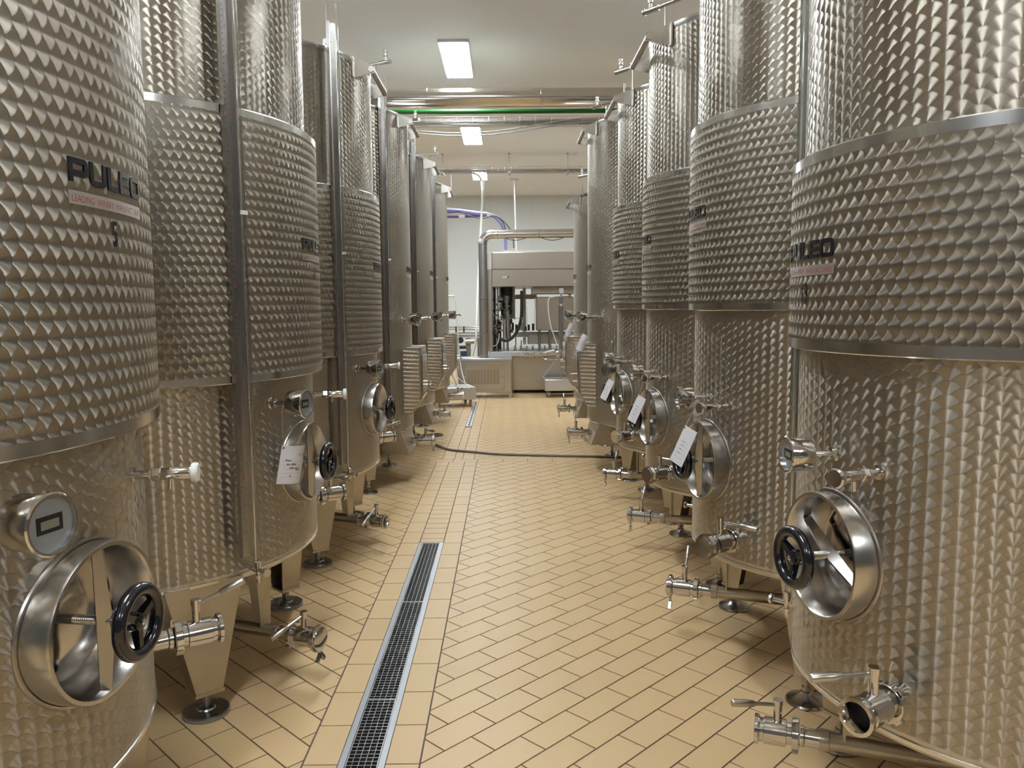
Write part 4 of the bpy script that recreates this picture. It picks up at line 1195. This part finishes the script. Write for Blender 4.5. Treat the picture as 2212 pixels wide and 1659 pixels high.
# capping head: black motor, steel sleeve, clear cylinder
def icyl(mb, x, y0, y1, w, Y, n=18):
    a, b_ = at(x, y0, Y), at(x, y1, Y); r = w/2/F_*Y; mb.cyl((a.x, Y, b_.z), (a.x, Y, a.z), r, n=n); return mb
mb = MB(); icyl(mb, 1094, 617, 641, 18, YM+.5); part('head_motor', mb, 'mdark', T)
mb = MB(); icyl(mb, 1093.5, 639, 654, 15, YM+.48); icyl(mb, 1094.5, 654, 670, 8, YM+.48); icyl(mb, 1094.5, 668, 679, 14, YM+.48); part('head_sleeve', mb, 'polish', T)
mb = MB(); icyl(mb, 1096.5, 688, 731, 11, YM+.48); part('head_cylinder', mb, 'satin', T)
mb = MB(); icyl(mb, 1096.5, 679, 690, 20, YM+.48); part('head_collar', mb, 'darksteel', T)
mb = MB(); icyl(mb, 1096.5, 730, 760, 5, YM+.48); part('head_spindle', mb, 'darksteel', T)
random.seed(11)
for k, (x, y0, y1, w, m_) in enumerate(((1080, 618, 668, 4, 'polish'), (1075, 618, 690, 3.5, 'satin'), (1108, 618, 688, 4, 'polish'), (1111, 618, 690, 3, 'darksteel'), (1070, 618, 676, 3, 'polish'), (1067, 618, 700, 3, 'mdark'),
        (1083, 620, 700, 3, 'mdark'), (1104.5, 640, 700, 4, 'mdark'), (1072, 690, 758, 4, 'satin'), (1114, 728, 758, 2.4, 'polish'), (1126, 735, 758, 2.4, 'polish'), (1088, 690, 758, 4, 'darksteel'), (1102, 690, 735, 3, 'mdark'))):
    mb = MB(); icyl(mb, x, y0, y1, w, YM+.5+.05*(k % 3), 10); part('filling_rod', mb, m_, T)
for k in range(40):
    mb = MB(); x = random.uniform(1066, 1110) if k > 22 else random.uniform(1066, 1084); y = random.uniform(640, 715); Y = YM+.35+random.random()*.3
    a = at(x, y, Y); s_ = random.uniform(.015, .04)
    if k % 2: mb.turn(a, (random.uniform(-1, 1), random.uniform(-1, 1), random.uniform(-.5, .5)), [(s_*.5, 0), (s_*.7, s_*.5), (s_*.7, s_*1.6), (s_*.4, s_*2.2)], 10)
    else: mb.bbox((a.x-s_*1.4, a.y, a.z-s_*.6), (a.x+s_*1.4, a.y+.05, a.z+s_*.6), .003)
    part('valve_fitting', mb, random.choice(('polish', 'polish', 'mdark', 'darksteel')), T)
for k in range(7):
    mb = MB(); x = 1108+k*7+random.uniform(-2, 2); y1 = 712; h = random.uniform(6, 20); Y = YM+1.0
    ibox(mb, x-2.5, y1-h, x+2.5, y1+2, Y, .08, .004); part('star_wheel_block', mb, random.choice(('mdark', 'darksteel', 'mdark')), T)
q = [(1127, 628), (1127, 655), (1126.5, 680), (1123, 700), (1116, 717), (1106, 730), (1094, 736), (1083, 733), (1073, 725), (1064, 713)]
mb = MB(); mb.tube(smooth_path([at(a, b_, YM+.15) for a, b_ in q]), .028, 12); part('suction_hose', mb, 'mdark', T)
q = [(1078, 720), (1077, 735), (1072, 745), (1064, 748)]
mb = MB(); mb.tube(smooth_path([at(a, b_, YM+.12) for a, b_ in q]), .009, 8); part('clear_hose', mb, 'pvc', T)
for x, y0, y1 in ((1138.5, 662, 712), (1157, 664, 712)): mb = MB(); icyl(mb, x, y0, y1, 2.2, YM+.05, 8); part('door_handle', mb, 'white', T)
mb = MB(); ibox(mb, 1064, 687, 1129, 687.8, YM+.1, .01, .001); part('thin_bar', mb, 'polish', T)

# blower cabinet with a perforated door
YC = 12.9
T = thing('blower_cabinet', 'low steel cabinet with a perforated grille under the upright duct', 'cabinet', (0, 0, 0))
mb = MB(); ibox(mb, 990, 779, 1105, 848, YC, .5, .006); part('cabinet_body', mb, 'mbase', T)
mb = MB(); ibox(mb, 984, 774.5, 1106, 780, YC-.02, .56, .006); part('cabinet_top', mb, 'cart', T)
for x in (992, 1102.5):
    a = at(x, 848, YC); w = .024
    for yy in (YC+.02, YC+.43):
        mb = MB(); mb.hexa([(a.x-w*.7, yy, 0), (a.x+w*.7, yy, 0), (a.x+w*.7, yy+.05, 0), (a.x-w*.7, yy+.05, 0), (a.x-w*1.2, yy, a.z+.02), (a.x+w*1.2, yy, a.z+.02), (a.x+w*1.2, yy+.05, a.z+.02), (a.x-w*1.2, yy+.05, a.z+.02)])
        part('cabinet_leg', mb, 'mbase', T)
mb = MB(); ibox(mb, 998, 787, 1090, 842, YC-.012, .02, .004); d = part('cabinet_door', mb, 'mbase', T)
mb = MB(); ibox(mb, 1009, 798, 1079.5, 830, YC-.0155, .006, .001); g = part('grille', mb, 'grille', d)
mb = MB(); a, b_ = at(1009.5, 798.5, YC-.016), at(1079, 829.5, YC-.016)
nx, nz = 10, 9
for i in range(nx):
    for k in range(nz):
        x = a.x+(b_.x-a.x)*(i+.5)/nx; z = b_.z+(a.z-b_.z)*(k+.5)/nz
        mb.box((x-.017, YC-.0162, z-.008), (x+.017, YC-.0155, z+.008))
o = part('grille_slot', mb, 'brass', d, smooth=0); o['kind'] = 'stuff'
for x, y in ((1004, 789), (1085, 789), (1003, 840), (1086, 839), (1086, 813)): mb = MB(); q = at(x, y, YC-.013); mb.turn(q, (0, -1, 0), [(.008, 0), (.008, .005)], 8); part('screw_head', mb, 'foot', d)
mb = MB(); q = at(1004, 814, YC-.013); mb.turn(q, (0, -1, 0), [(.016, 0), (.014, .012)], 12); part('door_lock', mb, 'polish', d)

# steel exhaust duct rising from the cabinet
T = thing('exhaust_duct', 'fat upright steel duct bending right over the machine', 'duct', (0, 0, 0))
YD = 13.17; b0 = at(1046, 778, YD); el = at(1040, 512, YD); el2 = at(1075, 505, YD); far = at(1238, 508, YD)
rD = .073
zct = at(1046, 774.5, YC-.02).z+.0005
mb = MB(); xv = b0.x-.005; zt_ = at(1040, 527, YD).z
mb.cyl((xv, YD, zct), (xv, YD, zt_), rD, n=24); part('upright_pipe', mb, 'ductpipe', T)
zh = at(1100, 506, YD).z; re = zh-zt_
pts = [(xv+re-re*math.cos(a_*PI/2/8), YD, zt_+re*math.sin(a_*PI/2/8)) for a_ in range(9)]
mb = MB(); mb.tube(pts, rD, 24); part('elbow', mb, 'ductpipe', T)
mb = MB(); mb.cyl((xv+re, YD, zh), (2.4, YD, zh+.02), rD, n=24); part('level_pipe', mb, 'ductpipe', T)
for q in ((xv, YD, zct), (xv, YD, at(1040, 620+100, YD).z), (xv, YD, zt_-.01), (xv, YD, at(1040, 645, YD).z)): mb = MB(); mb.turn(q, (0, 0, 1), [(rD, 0), (rD+.007, .002), (rD+.007, .012), (rD, .014)], 24); part('duct_collar', mb, 'darksteel', T)
for x in (xv+re+.005, xv+re+.09, xv+re+.78, xv+re+1.5): mb = MB(); mb.turn((x, YD, zh), (1, 0, 0), [(rD, 0), (rD+.007, .002), (rD+.007, .012), (rD, .014)], 24); part('duct_collar', mb, 'darksteel', T)
for x0 in (1088, 1168):
    mb = MB(); mb.tube(smooth_path([at(x0+k*10, 513+(6 if 0 < k < 5 else 0)*math.sin(PI*k/5), YD-.02) for k in range(6)]), .006, 6); part('hung_cable', mb, 'mdark', T)

# lilac cable duct hanging behind, with its bend
T = thing('lilac_duct', 'lilac cable duct curving down behind the machine', 'duct', (0, 0, 0))
YL = 17.0
mb = MB(); a = at(945, 452, YL); b_ = at(1052, 463, YL)
mb.tube([a, at(995, 456, YL), at(1030, 461, YL), b_], .045, 12); part('upper_duct', mb, 'lilac', T)
mb = MB(); mb.tube([at(945, 468, YL), at(990, 468.5, YL), at(1030, 467, YL), at(1051, 465, YL)], .026, 10); part('lower_pipe', mb, 'purple', T)
mb = MB(); mb.tube(smooth_path([at(x, y, YL) for x, y in ((1062, 466), (1072, 471), (1080, 480), (1086, 490), (1090, 505), (1092, 522), (1092.5, 540))]), .034, 10); part('down_duct', mb, 'lilac', T)
mb = MB(); mb.tube(smooth_path([at(x, y, YL) for x, y in ((1050, 464), (1066, 465), (1080, 472), (1092, 482), (1101, 494), (1108, 510), (1110, 536))]), .016, 8); part('grey_conduit', mb, 'cable', T)
mb = MB(); mb.tube(smooth_path([at(x, y, YL-.06) for x, y in ((945, 461), (975, 459.5), (992, 457), (1010, 465), (1030, 470.5), (1050, 471), (1064, 466), (1078, 471), (1088, 483), (1092, 496))]), .009, 6); part('black_cable', mb, 'mdark', T)
mb = MB(); ibox(mb, 1050, 460, 1062, 468, YL-.03, .1, .004); part('duct_bracket', mb, 'tray', T)
mb = MB(); ibox(mb, 991, 465, 1004, 471.5, YL-.04, .09, .004); part('pipe_clip', mb, 'white', T)

for x in (975, 1046):
    mb = MB(); q = at(x, 450, YL); mb.cyl((q.x, YL, at(x, 455 if x < 1000 else 462, YL).z), (q.x, YL, ZC), .006, n=8); part('hanger_rod', mb, 'tray', T)

# conveyor and motors left of the duct
T = thing('conveyor', 'conveyor with rails and a blue motor behind the cabinet', 'conveyor', (0, 0, 0))
YV = 15.0
for y0, y1 in ((717, 721.5), (725, 729)): mb = MB(); ibox(mb, 930, y0, 1036, y1, YV, .4, .004); part('conveyor_bed', mb, 'cart', T)
for y in (707, 711.5): mb = MB(); mb.cyl(at(930, y, YV-.05), at(1034, y, YV-.05), .014, n=8); part('guide_rail', mb, 'polish', T)
for x in (985, 1002, 1030):
    mb = MB(); a = at(x, 705, YV-.06); mb.box((a.x-.014, YV-.07, at(x, 718, YV).z), (a.x+.014, YV-.04, a.z)); part('rail_clamp', mb, 'mdark', T)
mb = MB(); q = at(995, 735, YV-.05); mb.turn(q, (0, -1, 0), [(.058, 0), (.058, .03), (.04, .032), (.04, .026), (.02, .026), (.02, .04)], 20); part('pulley', mb, 'mdark', T)
mb = MB(); mb.cyl(at(1005, 738, YV), at(1028, 737, YV), .05, n=16); part('gear_motor', mb, 'dull', T)
mb = MB(); ibox(mb, 988, 748, 1006, 754, YV, .3); part('side_cover', mb, 'blue', T)
mb = MB(); ibox(mb, 986, 760, 1008, 775, YV, .35); part('lower_box', mb, 'blue', T)
for x in (940, 1009, 1014, 1034):
    mb = MB(); a = at(x, 730, YV+.1); mb.box((a.x-.025, YV+.08, 0), (a.x+.025, YV+.13, a.z)); part('support_leg', mb, 'darksteel', T)

# wheeled filter columns
def trolley(label, base, w, dep, rz, zt, col_off, hosept, tint):
    T = thing('filter_trolley', label, 'trolley', base, rz, 'wheeled steel filter columns')
    zb_, zh_ = .11, .30
    mb = MB(); mb.bbox((-w/2, -dep/2, zb_), (w/2, dep/2, zh_), .008); part('platform', mb, tint, T)
    for sx in (-1, 1):
        for sy in (-1, 1):
            mb = MB(); x, y = sx*(w/2-.07), sy*(dep/2-.07)
            mb.box((x-.025, y-.025, zb_-.008), (x+.025, y+.025, zb_)); mb.box((x-.022, y-.014, .04), (x-.017, y+.014, zb_-.008)); mb.box((x+.017, y-.014, .04), (x+.022, y+.014, zb_-.008))
            c = part('caster_fork', mb, 'dull', T)
            mb = MB(); mb.turn((x-.014, y, .048), (1, 0, 0), [(.03, 0), (.046, .003), (.048, .008), (.048, .02), (.046, .025), (.03, .028)], 18); part('caster_wheel', mb, 'rubber', c)
    cx, cy = col_off
    mb = MB(); mb.cyl((cx, cy, .78), (cx, cy, zt), .042, n=20); mb.turn((cx, cy, zt), (0, 0, 1), [(.042, 0), (.048, .004), (.048, .02), (.02, .03), (.014, .06), (.03, .07), (.03, .17), (.014, .18), (.012, .22)], 16)
    part('filter_column', mb, 'polish', T)
    mb = MB(); mb.turn((cx, cy-.005, zt+.27), (0, -1, 0), [(.05, 0), (.052, .004), (.052, .03), (.046, .032)], 18); mb.cyl((cx, cy, zt+.2), (cx, cy, zt+.24), .01, n=8); g = part('pressure_gauge', mb, 'polish', T)
    mb = MB(); mb.turn((cx, cy-.0375, zt+.27), (0, -1, 0), [(.045, 0), (.045, .001)], 18); part('gauge_face', mb, 'paper', g)
    for a_, b_, r_ in (((cx, cy, zh_), (cx, cy, .8), .014), ((cx-.32, cy, zh_), (cx-.02, cy, .72), .012), ((cx+.2, cy+.1, zh_), (cx+.02, cy, .72), .012), ((cx-.12, cy-.01, zt+.17), (cx+.16, cy-.01, zt+.185), .011)):
        mb = MB(); mb.cyl(a_, b_, r_, n=10); part('stand_rod', mb, 'polish', T)
    mb = MB(); mb.tube([(cx-.62, cy-.05, .69), (cx-.3, cy-.05, .70), (cx-.1, cy-.03, .71), (cx-.03, cy, .76), (cx, cy, .8)], .022, 10)
    part('manifold_pipe', mb, 'polish', T); mb = MB()
    mb.tube([(cx-.3, cy-.09, .66), (cx-.28, cy-.09, .63), (cx-.2, cy-.09, .62), (cx+.12, cy-.07, .63), (cx+.18, cy-.05, .60), (cx+.2, cy, .45), (cx+.3, cy, .36)], .02, 10)
    part('manifold_pipe', mb, 'polish', T)
    for k in range(8):
        mb = MB(); x = cx-.62+k*.055; mb.turn((x, cy-.05, .69), (1, 0, 0), [(.022, 0), (.034, .003), (.034, .014), (.022, .017)], 12)
        if k % 2: mb.cyl((x, cy-.05, .65), (x, cy-.05, .74), .012, n=8)
        part('manifold_port', mb, 'polish', T)
    mb = MB(); mb.cyl((cx-.3, cy-.08, .735), (cx-.12, cy-.06, .78), .014, n=8); part('manifold_lever', mb, 'white', T)
    mb = MB(); mb.tube(smooth_path([Vector(q) for q in hosept]), .009, 8); part('thin_hose', mb, 'pvc', T)
    return T
b0 = onz(1206, 853, 0)
trolley('wheeled steel column with a round gauge before the machine', (b0.x+.06, 13.12, 0), .62, .5, 0, 1.49, (-.02, 0), [(-.14, -.02, 1.665), (-.22, -.03, 1.64), (-.24, -.04, 1.5), (-.2, -.04, 1.2), (-.12, -.03, .95), (-.07, -.02, .8)], 'cart')
trolley('wheeled steel column half hidden behind the left tanks', (-.83, 11.95, 0), .62, .52, rad(15), 1.49, (-.12, 0), [(-.02, -.03, 1.66), (.05, -.04, 1.62), (.07, -.05, 1.4), (.09, -.06, 1.0), (.12, -.08, .6), (.16, -.2, .35), (.2, -.27, .28)], 'cart')
